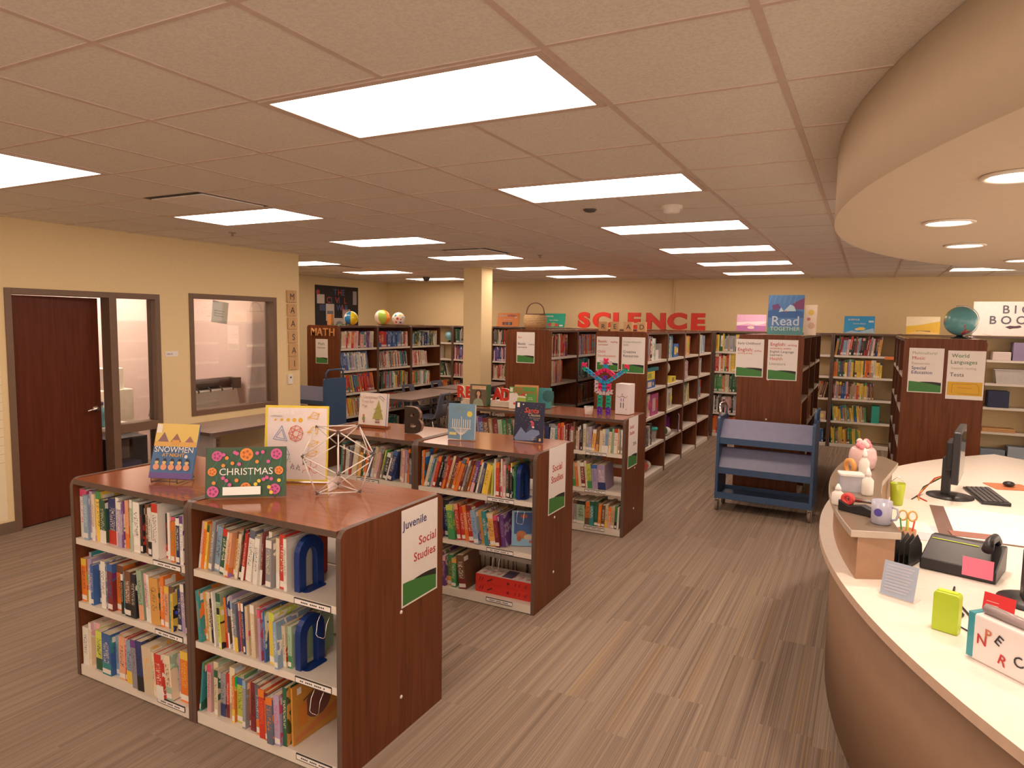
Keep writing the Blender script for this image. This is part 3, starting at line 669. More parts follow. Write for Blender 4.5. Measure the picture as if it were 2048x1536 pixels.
# the far and half-hidden shelves: one heap of books
P_MATH = 'cr lp wh rd or bl lb tl dg gy wh cr'; P_MIX = 'wh cr rd br tn gy bl nv gr dg or yl mr tl lb bk'; P_WARM = 'rd mr or pe lp cr tn br gy rd'
for (r, a, b_, z, pal, hr, tr, ln) in [
    (A[0], .03, .74, 1.13, 'bl lb wh cr li gr bl wh lb', (.24, .29), (.01, .03), -11), (A[0], .03, .86, .78, 'or yl gr bl tl pu rd og', (.26, .30), (.012, .03), -14), (A[0], .03, .8, .42, 'yl rd wh cr or gy og', (.25, .29), (.01, .03), -14), (A[0], .03, .86, .06, 'bl nv lb cr', (.2, .26), (.02, .03), 0),
    (A[1], .03, .84, 1.13, 'cr rd or tl nv wh lp dg gy', (.25, .28), (.01, .024), -10), (A[1], .03, .86, .78, 'rd dg tn br yl wh lb mr gr bk og', (.24, .28), (.012, .03), 0), (A[1], .03, .86, .42, 'cr lp gr rd or pu bl pk', (.24, .28), (.012, .03), 0), (A[1], .03, .6, .06, 'wh dg gr tl', (.22, .26), (.02, .04), 0),
    (A[2], .03, .84, 1.47, 'dg nv cr wh gy bl lb yl tn wh', (.2, .27), (.012, .026), 2), (A[2], .03, .52, 1.13, 'wh cr rd or wh lp', (.22, .26), (.012, .03), -8), (A[2], .03, .6, .78, 'or rd gr wh cr gy lb', (.22, .26), (.014, .03), 0), (A[2], .03, .7, .42, 'wh li cr', (.2, .25), (.01, .03), 0),
    (Bc[0], .03, .58, 1.47, P_WARM+' mr pu', (.27, .30), (.007, .02), 0), (Bc[0], .03, .42, 1.13, 'rd mr or lp cr tn gy', (.28, .3), (.007, .016), 0), (Bc[0], .03, .2, .78, 'tl gy mg', (.2, .24), (.02, .03), 0),
    (Bc[1], .03, .88, 1.47, 'rd mr or gy lb sl li', (.26, .29), (.008, .018), -6), (Bc[1], .03, .5, 1.13, 'tl gy dg wh', (.26, .29), (.012, .03), 0), (Bc[1], .03, .85, .78, 'or rd gy bk sl br', (.24, .28), (.01, .02), -4), (Bc[1], .1, .85, .42, 'gy tn dg br', (.2, .26), (.012, .03), 0),
    (Bc[2], .03, .88, 1.47, P_MIX, (.24, .28), (.01, .02), 0), (Bc[2], .03, .88, 1.13, P_MIX, (.24, .28), (.01, .02), 0), (Bc[3], .03, .88, 1.47, P_MIX, (.24, .28), (.01, .02), 0), (Bc[3], .03, .88, 1.13, P_MIX, (.24, .28), (.01, .02), 0),
    (Cc[0], .03, .44, 1.47, 'cr wh gy lb wh dg cr rd', (.26, .30), (.008, .022), 0), (Cc[0], .03, .10, .42, 'cr wh', (.24, .28), (.02, .03), 0), (Cc[0], .1, .42, .42, 'bk wh gy', (.24, .27), (.02, .05), 0), (Cc[0], .03, .2, .78, 'gr lp cr mr', (.26, .29), (.02, .04), 0),
    (Cc[1], .03, .36, 1.47, 'wh tl bl lb bl nv', (.26, .3), (.012, .03), 0), (Cc[1], .03, .1, 1.13, 'br tn', (.27, .3), (.02, .03), 0), (Cc[1], .03, .16, .78, 'cr wh yl', (.26, .3), (.01, .02), 0),
    (Cc[2], .03, .4, 1.47, 'cr tn lp rd or yl', (.26, .29), (.01, .02), 0), (Cc[2], .03, .35, 1.13, 'li wh lp mr', (.25, .28), (.01, .02), 0), (Cc[2], .03, .2, .78, 'dg tl cr', (.25, .28), (.01, .02), 0), (Cc[2], .03, .1, .06, 'yl cr', (.25, .28), (.01, .02), 0),
    (Cc[3], .03, .48, 1.47, 'cr mg lb bl li wh', (.26, .29), (.01, .02), 0), (Cc[3], .03, .25, 1.13, 'lb nv wh', (.24, .28), (.015, .03), 0), (Cc[3], .03, .3, .78, 'lb tl rd li', (.26, .28), (.01, .02), 0), (Cc[3], .03, .1, .42, 'bl tl', (.26, .28), (.01, .02), 0),
    (Dc[0], .1, .3, .78, 'lp mr bk', (.25, .28), (.02, .04), 0), (Dc[1], .5, .85, .78, 'or og br', (.26, .29), (.03, .05), 0), (Ec[2], .3, .85, 1.13, 'gr gy mr', (.22, .28), (.02, .04), 0), (Ec[2], .1, .8, 1.47, 'gy tl li mr', (.22, .28), (.02, .04), 0), (Ec[1], .1, .5, 1.47, 'mr br gy', (.22, .28), (.02, .04), 0)]:
    rrow(r, a, b_, z, pal, hr, tr, ln)
backroots = [o for o in C.objects if o.name.startswith('bookcase') and abs(o.location.y-10.1) < .01]
for k, r in enumerate(backroots):
    if k in (0, 4, 5, 11, 13): continue
    if k == 1:
        rrow(r, .05, .8, .78, 'dg yl bk gy wh cr lb', (.24, .3), (.01, .03), -16); rrow(r, .05, .8, .42, 'rd or yl mr cr', (.24, .28), (.01, .03), 20); rrow(r, .3, .55, 1.13, 'li wh', (.25, .28), (.05, .08), 0); continue
    if k == 8:
        for z, pal in ((1.47, 'dg gy yl wh cr tn'), (1.13, 'rd or yl wh gr lm'), (.78, 'gr dg or tn cr wh'), (.42, 'gy lp bk wh'), (.06, 'rd or')): rrow(r, .03, .88, z, pal, (.26, .31), (.012, .035), 0)
        continue
    if k == 10:
        rrow(r, .03, .72, 1.47, 'tn dg nv br mr og cr lp gy rd bk lb', (.26, .31), (.015, .035), 7); rrow(r, .03, .72, 1.13, 'dg gr yl rd br cr li bl or gy nv', (.24, .28), (.015, .035), 0)
        rrow(r, .03, .62, .78, 'gy br yl mr gr tn rd lp bl', (.24, .28), (.012, .03), 0); rrow(r, .03, .55, .42, 'lp gr br tn dg bl yl tl', (.22, .28), (.015, .04), -7); rrow(r, .03, .48, .06, 'yl br og tn gr', (.22, .27), (.015, .035), -5); continue
    if k == 9: rrow(r, .6, .9, .78, 'rd br tn bk', (.22, .27), (.015, .03), 16); rrow(r, .66, .88, .06, 'bl nv', (.2, .24), (.03, .04), 0); continue
    if k in (7, 12): continue
    W_u = .66 if k == 3 else .92
    for z in TALLZ:
        pal = {0: 'br bk wh dg tn gy rd', 1: 'nv bl pu wh mr lp', 2: 'mr rd lp br tn dg cr', 3: 'nv bk wh gy or', 4: 'cr tn rd'}[TALLZ.index(z)]
        rrow(r, .03, W_u*rnd.uniform(.8, .96), z, pal, (.24, .30), (.01, .025), 0)
# rear faces of the low bookcases, glimpsed through the gaps
def backrow(root, W, D, x0, x1, z, pal):
    M0 = root.location.copy(); e = bpy.data.objects.new('tmp', None); e.location = (M0.x+W, M0.y+D, 0); e.rotation_euler.z = PI
    rrow(e, W-x1, W-x0, z, pal, (.22, .28), (.012, .035), 0, depth=.2); bpy.data.objects.remove(e)
backrow(c1b, .915, .74, .5, .86, .75, 'cr tn gy'); backrow(c1b, .915, .74, .5, .8, .405, 'bk dg mr'); backrow(c1b, .915, .74, .1, .88, .06, 'bk mr cr')
backrow(c2b, .95, .62, .1, .9, .06, 'tn cr gy lp br dg mr yl'); backrow(c2b, .95, .62, .4, .92, .405, 'tn cr br gy'); backrow(c3b, .935, .62, .1, .5, .405, 'bk sl')
hp = heap.build('library_books'); tag(hp, 'rows of closely packed books filling the farther tall bookcases', 'books'); hp['kind'] = 'stuff'
print('INDIVIDUAL BOOKS', nbooks, 'HEAP', len(heap.v)//8)
# ================================================================== SIGNS ON THE END PANELS
GREEN = (.05, .22, .045); INK = dict(red=flat((.5, .03, .03)), navy=flat((.03, .04, .16)), slate=flat((.1, .1, .14)), rust=flat((.6, .16, .08)), sage=flat((.3, .34, .22)), tan=flat((.5, .42, .3)), green=flat((.08, .2, .1)), black=flat((.03, .03, .04)), white=flat((.85, .83, .78)), pale=flat((.7, .68, .6)))
def sign(label, loc, rz, w, h, lines, band='green', tilt=0., dogear=0.):
    t = thing('paper_sign', label, 'sign', loc, rz, 'shelf signs taped to bookcase ends', ry=tilt)
    n = 14; mb = MB()
    f = lambda k: -.0009 - (dogear*((k/n)**3))
    vs = []; fs = []
    for k in range(n+1):
        z = h*(1-k/n)*1.; y = -.0012
        vs += [(0, y, z), (w, y, z), (w, y+.0008, z), (0, y+.0008, z)]
    for k in range(n):
        a, b_ = 4*k, 4*k+4
        for i in range(4): j = (i+1) % 4; fs.append([a+i, b_+i, b_+j, a+j])
    mb.add(vs, fs); mb.f += [[0, 1, 2, 3], [4*n+3, 4*n+2, 4*n+1, 4*n]]; mb.m += [0, 0]; mb.sm += [False, False]
    mb.build('sheet', PAPER, t)
    e = .035*w
    if band == 'green':
        top = [(e+(w-2*e)*k/10, h*(.25-.085*(k/10)**1.6)) for k in range(11)]
        shapes([('poly', [(e, .018*h)]+[(w-e, .018*h)]+top[::-1], GREEN)], t, 'green_band', -.0014)
        wdg = [(w*.32, h*.24)]+[(w*.32+(w*.68-e)*k/8, h*(.24-.006*k/8+.012*math.sin(PI*k/8))) for k in range(1, 9)]+[p for p in top[::-1] if p[0] > w*.32]
        shapes([('poly', wdg[::-1], (.02, .018, .018))], t, 'black_wedge', -.0016)
    else:
        shapes([('rect', e, w-e, .08*h, .36*h, (.72, .42, .02)), ('line', [(w*.16, h*.13), (w*.16, h*.31), (w*.8, h*.33), (w*.88, h*.26), (w*.88, h*.11), (w*.3, h*.12)], .004, (.4, .2, .03)), ('line', [(w*.3, h*.24), (w*.7, h*.23)], .006, (.5, .27, .03))], t, 'amber_notice', -.0014)
    for s, size, ink, x, z in lines: txt(s, size*w*.98, INK[ink], t, x*w, z*h, -.0015, .0003, size*w*.008, space=1.05)
    return t
XF = .3126
sign('white sign reading Juvenile Social Studies on front bookcase end', (XF, .52, .60), PI/2, .29, .455, [('Juvenile', .2, 'navy', .04, .80), ('Social', .21, 'red', .46, .575), ('Studies', .21, 'red', .32, .42)], tilt=0)
sign('white sign reading Social Studies on second low bookcase end', (.2926, 2.17, .62), PI/2, .285, .455, [('Social', .24, 'red', .2, .63), ('Studies', .24, 'red', .14, .465)])
sign('white sign on third low bookcase end, below the toy figure', (.2726, 3.93, .61), PI/2, .28, .46, [('Social', .17, 'red', .12, .78), ('Studies', .17, 'red', .12, .66), ('2016', .17, 'slate', .5, .42)])
yC = 5.95-.0006; yD = 5.75-.0006; yE = 5.5-.0006
sign('white sign reading Basals, Child Development on bookcase end', (-.805, yC, 1.34), 0, .285, .415, [('Basals:', .155, 'red', .06, .83), ('reading', .10, 'red', .62, .83), ('curriculum', .10, 'red', .06, .745), ('Child', .155, 'rust', .05, .53), ('Development', .145, 'rust', .05, .41)])
sign('white sign reading Comprehension Skills, Creative Resources', (-.485, yC, 1.325), 0, .285, .43, [('Comprehension', .115, 'sage', .06, .845), ('Skills', .115, 'sage', .06, .76), ('Creative', .155, 'slate', .06, .56), ('Resources', .155, 'slate', .06, .45)])
sign('white sign reading Art and Basals on bookcase end', (-1.94, 6.03-.0006, 1.385), 0, .26, .4, [('Art', .15, 'rust', .07, .80), ('Basals:', .17, 'black', .06, .59), ('reading', .1, 'slate', .66, .59), ('curriculum', .115, 'slate', .06, .49)])
sign('white sign reading Math Curriculum below MATH letters', (-5.405, 6.02-.0006, 1.235), 0, .245, .375, [('Math', .26, 'green', .2, .75), ('Curriculum', .14, 'slate', .12, .62)])
sign('white sign reading Early Childhood, English behind the blue cart', (.865, yD, 1.365), 0, .285, .405, [('Early Childhood', .12, 'slate', .06, .86), ('English:', .18, 'red', .06, .68), ('spelling', .08, 'red', .66, .68), ('teaching writing', .08, 'rust', .06, .61)])
sign('white sign reading English Language Learners, Health, Literature', (1.19, yD, 1.345), 0, .295, .425, [('English:', .17, 'red', .07, .85), ('writing,', .1, 'red', .66, .85), ('vocabulary, poetry', .09, 'red', .07, .77), ('English Language', .115, 'slate', .07, .68), ('Learners', .115, 'slate', .07, .6), ('Health', .16, 'rust', .07, .495), ('Literature', .13, 'sage', .07, .375)])
sign('white sign with Music and Special Education under the globe', (2.475, yE, 1.315), 0, .28, .415, [('Multicultural', .135, 'sage', .09, .86), ('Music', .16, 'red', .09, .74), ('Resources', .12, 'tan', .09, .63), ('Special', .15, 'navy', .09, .52), ('Education', .15, 'navy', .09, .42)])
sign('white sign reading World Languages, Tests with amber notice', (2.785, yE, 1.27), 0, .29, .445, [('World', .17, 'green', .1, .86), ('Languages', .17, 'green', .08, .73), ('Support reading', .1, 'tan', .1, .62), ('Tests', .17, 'slate', .08, .47)], band='amber')

# ================================================================== LETTERS
def letter(ch, label, size, mat_, loc, rz=0., dep=.03, group=None, bold=.0, mats=None, hx=1.):
    cu = bpy.data.curves.new('letter', 'FONT'); cu.body = ch; cu.size = size; cu.extrude = dep/2; cu.offset = bold; cu.align_x = 'CENTER'; cu.resolution_u = 4
    to = bpy.data.objects.new('letter', cu); C.objects.link(to); bpy.context.view_layer.update()
    me = bpy.data.meshes.new_from_object(to.evaluated_get(bpy.context.evaluated_depsgraph_get())); bpy.data.objects.remove(to)
    me.transform(Matrix.Diagonal((hx, 1, 1, 1))); me.transform(Matrix.Rotation(PI/2, 4, 'X')); zmin = min(v.co.z for v in me.vertices); me.transform(Matrix.Translation((0, 0, -zmin)))
    me.name = 'letter'; me.materials.clear(); me.materials.append(mat_); 
    if mats:
        me.materials.append(mats)
        for p in me.polygons: p.material_index = 1 if abs(p.normal.y) < .5 else 0
    o = bpy.data.objects.new('letter_'+ch.lower(), me); C.objects.link(o); o.location = loc; o.rotation_euler.z = rz
    return tag(o, label, 'letter', group)
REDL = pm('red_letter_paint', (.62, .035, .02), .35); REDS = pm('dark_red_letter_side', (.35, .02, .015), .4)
sx = [-2.58, -2.23, -1.95, -1.61, -1.20, -.82, -.46]
nm = ['S, leftmost', 'C, second', 'I, third', 'E, fourth', 'N, fifth', 'C, sixth', 'E, rightmost']
for k, ch in enumerate('SCIENCE'): letter(ch, f'red block letter {nm[k]} of the SCIENCE letters atop the wall bookcases', .37, REDL, (sx[k]-.08, 10.2, 1.821), 0, .04, 'red SCIENCE letters', .022, REDS, 1.28)
def tile(ch, label, loc, s, rz, group, score=None, rx=0.):
    t = thing('letter_tile', label, 'letter tile', loc, rz, group, rx=rx)
    B(-s/2, s/2, 0, s*.16, 0, s).build('wood_block', TILE_W, t, bevel=s*.03)
    txt(ch, s*.72, INK['black'], t, 0, s*.24, -.0008, .0004, .0, 'CENTER')
    if score: txt(score, s*.2, INK['black'], t, s*.34, s*.1, -.0008, .0003, .0, 'CENTER')
    return t
for k, (ch, x) in enumerate(zip('READ', (-.755, -.605, -.435, -.27))):
    tile(ch, f'square wooden tile with letter {ch} standing on tall bookcase end', (x, 6.02, 1.8205), .115, .05 if ch == 'A' else 0, 'wooden READ tiles', '1')
mz = [2.115-.171*k for k in range(6)]; oo = ['topmost', 'second from top', 'third from top', 'fourth from top', 'fifth from top', 'lowest']
for k, ch in enumerate('MAASAI'):
    t = tile(ch, f'wooden wall tile with letter {ch}, {oo[k]} in the vertical column', (LX+.0012, 4.575+.008*k*.6, mz[k]), .155, PI/2, 'wooden MAASAI wall tiles')
    t.location.x = LX+.0262
# MATH letters on the end panel
WL = pm('gold_wood_letters', (.62, .3, .12), .45)
for k, ch in enumerate('MATH'): letter(ch, f'small gold wooden letter {ch} glued above the Math sign', .165, WL, (-5.43+.118*k+(.006 if k == 3 else 0), 6.02-.0085, 1.66), 0, .015, 'gold MATH letters', .0015)
# dark B
letter('B', 'dark brown chunky letter B standing on the low bookcase top', .26, pm('dark_bronze', (.045, .03, .026), .3, .15), (-.865, 2.25, 1.0675), .1, .035, None, .012, pm('brass_rim', (.25, .14, .09), .35))

# ================================================================== DISPLAY BOOKS
def dbook(label, x, y, z, w, h, t, rz, tilt, col, art=(), texts=(), spine=None, group=None, cat='book', name='book', open_=0.):
    lift = t*math.sin(tilt)
    r = thing(name, label, cat, (x, y, z+lift+.0006), rz, group, rx=-tilt)
    bt = .0025; cm = flat(col, .3); sm = flat(spine, .35) if spine else cm
    mb = MB(); a = -w/2; b_ = w/2
    mb.box(a, b_, 0, bt, 0, h, 0); mb.box(a, b_, t-bt, t, 0, h, 0); mb.box(a-.001, a+bt, .0, t, 0, h, 1)
    mb.build('cover', [cm, sm], r, bevel=.0006)
    B(a+bt, b_-.004, bt+.0002, t-bt-.0002, .003, h-.003).build('pages', PAGES, r)
    if art: shapes(art, r)
    for tx in texts:
        s, size, ink, tx_, tz = tx[:5]; al = tx[5] if len(tx) > 5 else 'CENTER'; sh = tx[6] if len(tx) > 6 else 0
        txt(s, size, INK[ink] if ink in INK else flat(ink), r, tx_, tz, -.004, .0004, size*.015, al, sh)
    return r
Z1 = 1.0672
W_, O_ = (.8, .76, .68), (.75, .25, .06)
# snowmen
w_, h_ = .235, .285
art = [('rect', -w_/2, w_/2, .18, h_, (.75, .55, .16)), ('rect', -w_/2, w_/2, .0, .165, (.07, .17, .36)), ('rect', -w_/2, w_/2, .0, .03, (.15, .09, .3)), ('rect', -w_/2, w_/2, .165, .19, (.7, .42, .12)),
       ('poly', [(-.03, .19), (.0, .235), (.03, .19)], (.3, .14, .12)), ('poly', [(.05, .19), (.075, .222), (.1, .19)], (.35, .16, .14)), ('poly', [(-.1, .19), (-.07, .24), (-.04, .19)], (.25, .14, .16)), ('rect', -.02, .02, .175, .2, (.7, .35, .1)), ('disc', .07, .115, .009, W_), ('rect', -.115, -.085, .235, .28, W_)]
for k in range(5):
    x = -.085+k*.042; art += [('disc', x, .058, (.017, .016), (.72, .34, .2)), ('disc', x, .082, (.011, .01), (.7, .5, .2)), ('rect', x-.007, x+.007, .09, .102, (.03, .03, .05)), ('rect', x-.011, x+.011, .089, .092, (.03, .03, .05))]
dbook('blue picture book titled Snowmen at Night on a black wire easel', -1.005, .325, Z1+.012, w_, h_, .012, .36, .33, (.08, .2, .42), art, [('SNOWMEN', .042, 'white', 0, .135), ('AT NIGHT', .026, (.8, .45, .08), .0, .112)])
def easel(label, x, y, rz, w, group='wire book easels'):
    t = thing('wire_easel', label, 'book easel', (x, y, Z1), rz, group)
    m = MB()
    for s in (-1, 1): m.tube([(s*w/2, -.03, .03), (s*w/2, -.03, .004), (s*w/2, .0, .004), (s*w/2, .12, .004), (s*w*.3, .075, .14)], .0022, 6)
    m.tube([(-w/2, -.03, .012), (w/2, -.03, .012)], .002, 6); m.tube([(-w*.3, .075, .14), (w*.3, .075, .14)], .002, 6); m.tube([(-w/2, .12, .004), (w/2, .12, .004)], .002, 6)
    m.build('wire_frame', BLACKM, t); return t
easel('black wire easel holding up the Snowmen at Night book', -1.0, .31, .36, .14)
easel('black wire easel behind the Christmas book', -.455, .37, .69, .2)
# christmas
w_, h_ = .36, .235
art = [('rect', -w_/2+.004, w_/2-.004, .004, h_-.004, (.035, .095, .045))]
def flower(x, z, r, c, c2): return [('disc', x, z, r, c)]+[('disc', x+r*.5*math.cos(a), z+r*.5*math.sin(a), r*.22, c2) for a in (0, 1.3, 2.5, 3.8, 5.)]
PKF, PKD, ORF, ORD_, YLF = (.6, .1, .3), (.3, .04, .14), (.75, .25, .04), (.45, .12, .02), (.75, .55, .04)
for a0 in range(7): art.append(('line', [(-.15+.05*a0, .03+.02*(a0 % 3)), (-.13+.05*a0, .09), (-.15+.05*a0, .14), (-.11+.045*a0, .2)], .0022, (.03, .25, .22)))
for x, z, r, c, d in ((0, .2, .03, ORF, ORD_), (.135, .2, .026, PKF, PKD), (-.13, .195, .024, PKF, PKD), (-.15, .122, .02, ORF, ORD_), (.148, .122, .02, ORF, ORD_), (.13, .035, .025, PKF, PKD), (-.145, .03, .026, PKF, PKD), (0, .045, .024, ORF, ORD_)): art += flower(x, z, r, c, d)
for x, z, c in ((-.1, .2, PKF), (-.05, .21, PKF), (-.04, .205, PKF), (.05, .205, PKF), (.075, .21, PKF), (-.085, .185, ORF), (.05, .165, ORF), (-.06, .16, ORF), (-.03, .155, PKF), (.1, .165, PKF), (-.1, .15, ORF), (-.1, .092, PKF), (-.085, .08, PKF), (.095, .09, PKF), (.115, .083, PKF), (.08, .082, PKF), (-.04, .08, ORF), (.06, .075, YLF), (.045, .06, YLF), (.105, .045, YLF), (.115, .02, YLF), (-.14, .07, ORF), (.15, .075, YLF), (-.07, .06, PKF)): art.append(('disc', x, z, .0085, c))
art.append(('rect', -.1, .068, .012, .05, (.88, .88, .86)))
dbook('dark green flowery picture book titled Christmas with white label', -.425, .30, Z1, w_, h_, .012, .68, .2, (.05, .06, .04), art, [('CHRISTMAS', .046, 'white', 0, .105)])
# yellow-edged sheet board
w_, h_ = .33, .395
t = thing('instruction_board', 'tall white instruction poster with yellow edges and small geometric sketches', 'board', (-.47, .655, Z1), .45, rx=-.12)
B(-w_/2, w_/2, 0, .02, .003, h_).build('board', pm('yellow_card', (.78, .62, .06), .5), t)
art = [('rect', -w_/2+.014, w_/2-.006, .012, h_-.012, (.78, .7, .7))]
yl, bl_, rd_, bk_, gn_ = (.72, .42, .03), (.2, .28, .55), (.62, .12, .05), (.15, .14, .15), (.35, .45, .33)
for k in range(5): art += [('disc', -.11+k*.033, .32, .006+.0015*k, yl), ('line', [(-.12+k*.033, .315), (-.1+k*.033, .325)], .002, yl)]
art += [('line', [(-.12, .22), (-.075, .29), (-.045, .21), (-.12, .22)], .003, bl_), ('line', [(-.105, .23), (-.075, .27), (-.058, .22), (-.105, .23)], .003, bl_), ('line', [(-.07, .14), (-.05, .18), (-.03, .14), (-.04, .115), (-.06, .115), (-.07, .14), (-.03, .14)], .003, bl_)]
c_ = [(.0+.038*math.cos(a*PI/4), .25+.042*math.sin(a*PI/4)) for a in range(8)]
art += [('line', [c_[a], c_[b_]], .003, rd_) for a, b_ in ((0,1),(1,2),(2,3),(3,4),(4,5),(5,6),(6,7),(7,0),(0,3),(1,4),(2,5),(3,6),(4,7),(5,0),(6,1))]
for k, (x, z) in enumerate(((.09, .345), (.09, .27), (.09, .2), (.085, .15))): 
    art += [('line', [(x-.025, z-.012), (x, z+.018), (x+.028, z+.008), (x+.02, z-.018), (x-.025, z-.012)], .0028, yl), ('line', [(x-.025, z-.012), (x+.028, z+.008)], .0028, yl), ('disc', x-.025, z-.012, .005, yl), ('disc', x+.028, z+.008, .005, yl), ('disc', x+.02, z-.018, .004, yl)]
for a in range(6): art.append(('line', [(.08, .07), (.08+.035*math.cos(a*PI/3+.3), .07+.035*math.sin(a*PI/3+.3)), (.08+.045*math.cos(a*PI/3+.6), .07+.04*math.sin(a*PI/3+.6))], .0028, rd_))
for x, z in ((-.1, .1), (-.07, .09), (-.04, .1), (-.09, .06), (-.055, .055), (-.02, .065), (.01, .06)): art.append(('line', [(x, z), (x+.01, z+.03), (x+.02, z), (x, z+.012), (x+.02, z+.02)], .0024, gn_ if x < -.03 else bk_))
shapes(art, t, 'printed_sketches')
txt('Straws &', .03, INK['white'], t, -.115, .35, -.001-.0002*len(art)*1.3, .0003)
txt('COMPONENTS', .009, INK['slate'], t, -.13, .336, -.0008-.0002*len(art)*1.3, .0003, .0003)
# straw polyhedron
Pb = [Vector((-.18, .51, 0)), Vector((-.03, .65, 0)), Vector((-.225, .70, 0))]; cc = sum(Pb, Vector())/3; ea = .205
a0 = math.atan2(Pb[0].y-cc.y, Pb[0].x-cc.x); R0 = ea/math.sqrt(3); ph = 1.618034
V = []
for ang, R, z in ((0, R0, 0), (60, R0*ph, .5774*ea), (0, R0*ph, .9342*ea), (60, R0, 1.5115*ea)):
    for k in range(3): a = a0+math.radians(ang+120*k); V.append(Vector((R*math.cos(a), R*math.sin(a), z+.006)))
t = thing('straw_polyhedron', 'openwork polyhedron of clear straws and dark connectors on front bookcase', 'model', (cc.x, cc.y, Z1))
STR = pm('clear_straw', (.8, .74, .7), .2, .03, alpha=.82, spec=.8); CON = pm('dark_connector', (.1, .075, .07), .35)
for i in range(12):
    for j in range(i):
        if abs((V[i]-V[j]).length-ea) < .01:
            d = (V[j]-V[i]).normalized(); MB().tube([V[i]+d*.014, V[j]-d*.014], .0032, 8).build('straw', STR, t)
for i in range(12):
    m = MB(); m.sphere(V[i], .006, 10, 6)
    for j in range(12):
        if i != j and abs((V[i]-V[j]).length-ea) < .01: d = (V[j]-V[i]).normalized(); m.tube([V[i], V[i]+d*.02], .0024, 6)
    m.build('connector', CON, t)
# loose straw pieces behind the books
t = thing('straw_polyhedron', 'small straw bipyramid with dark ball joint behind the snowmen book', 'model', (-.82, .52, Z1))
q = [Vector((0, 0, .004)), Vector((.16, .05, .004)), Vector((.02, .14, .004)), Vector((-.03, .06, .13))]
for i in range(4):
    for j in range(i): d = (q[j]-q[i]).normalized(); MB().tube([q[i], q[j]], .003, 6).build('straw', STR, t)
MB().sphere((.1, .02, .022), .02, 14, 8).build('connector', CON, t)

# ---- second bookcase top
w_, h_ = .265, .255
def tree(x, z, w, h): return [('poly', [(x-w/2*(1-k/5)*1.0, z+h*k/5.5) if s == 0 else (x+w/2*(1-k/5), z+h*k/5.5) for s, k in [(0, 0), (1, 0), (1, 1), (1, 2), (1, 3), (1, 4), (1, 5), (0, 4), (0, 3), (0, 2), (0, 1)]], (.4, .38, .1))]+[('line', [(x+(k % 5-2)*w*.11, z+h*.05+k*h*.045), (x+(k % 5-2)*w*.2, z+h*.02+k*h*.04)], .004, (.2, .26, .06)) for k in range(14)]
art = tree(.045, .05, .1, .17)+[('rect', .025, .065, .02, .05, (.28, .15, .12)), ('rect', .022, .068, .036, .041, W_), ('disc', -.085, .05, (.012, .018), (.2, .3, .1)), ('disc', -.085, .075, .009, (.55, .15, .08)), ('disc', -.08, .025, .008, (.5, .08, .06)), ('line', [(.05, .235), (.08, .225), (.1, .205)], .004, (.12, .14, .12)), ('line', [(.04, .23), (.07, .21), (.095, .19)], .003, (.12, .14, .12)), ('rect', .122, .128, .0, .255, (.2, .3, .6))]
dbook('white square picture book with a green christmas tree on cover', -1.31, 2.32, Z1+.012, w_, h_, .012, .1, .12, (.8, .74, .7), art, [('A Christmas', .034, (.6, .42, .38), -.05, .21), ('Tree for', .034, (.6, .42, .38), -.055, .175), ('Pyn', .034, (.6, .42, .38), -.08, .14)])
t = thing('book_stand', 'low wooden ledge stand under the christmas tree book', 'book stand', (-1.31, 2.32, Z1), .1); m = MB(); m.box(-.135, .135, -.03, .05, 0, .0115); m.box(-.135, .135, -.03, -.022, .0115, .02); m.build('ledge', WOOD_T, t)
w_, h_ = .205, .255
art = [('rect', -w_/2, w_/2, 0, h_, (.18, .34, .5)), ('disc', .062, .185, .021, (.72, .62, .1)), ('rect', -.0025, .0025, .09, .165, W_)]
for k in (-4, -3, -2, -1, 1, 2, 3, 4): x = k*.017; art += [('rect', x-.0028, x+.0028, .088, .145, W_), ('line', [(x, .09), (x*.45, .05), (0, .03)], .004, W_)]
art += [('line', [(0, 0), (0, .09)], .008, W_), ('line', [(-.08, .08), (.08, .08)], .004, W_), ('rect', -.09, -.035, .03, .05, (.7, .66, .3))]
dbook('light blue book with white branching candle holder and yellow sun', -.415, 2.2, Z1, w_, h_, .028, .14, .06, (.2, .36, .52), art, [('Hanukkah', .03, (.3, .42, .4), -.005, .222), ('Lights', .028, (.3, .42, .4), -.005, .195)])
w_, h_ = .228, .28
art = [('rect', -w_/2+.002, w_/2-.002, .002, h_-.002, (.02, .022, .06)), ('poly', [(-.11, .02), (-.06, .1), (-.02, .06), (.02, .09), (.08, .085), (.09, .06), (.06, .04), (.04, .01), (-.1, .003)], (.16, .22, .38)), ('poly', [(-.02, .07), (.02, .14), (.03, .09)], (.05, .06, .12)), ('disc', .03, .125, (.011, .02), (.45, .06, .1)), ('disc', .02, .143, (.01, .007), (.55, .1, .12)), ('disc', .036, .105, (.009, .006), W_), ('rect', -.098, -.078, .24, .272, W_), ('rect', .085, .1, .01, .03, (.6, .4, .15)), ('disc', -.05, .262, .005, W_)]
for k in range(26): art.append(('disc', -.1+.2*((k*37) % 100)/100, .12+.15*((k*61) % 100)/100, .0013, W_))
dbook('dark navy picture book titled Santa Clauses standing near bookcase end', .03, 2.38, Z1, w_, h_, .01, .02, .1, (.03, .03, .08), art, [('Santa', .052, (.65, .1, .06), .015, .205, 'CENTER', .3), ('Clauses', .03, 'tan', .04, .182), ('Short Stories from the', .009, 'tan', .045, .168), ('North Pole', .009, 'tan', .055, .156), ('retold verses', .008, 'tan', .05, .03), ('and pictures', .008, 'tan', .05, .018)])
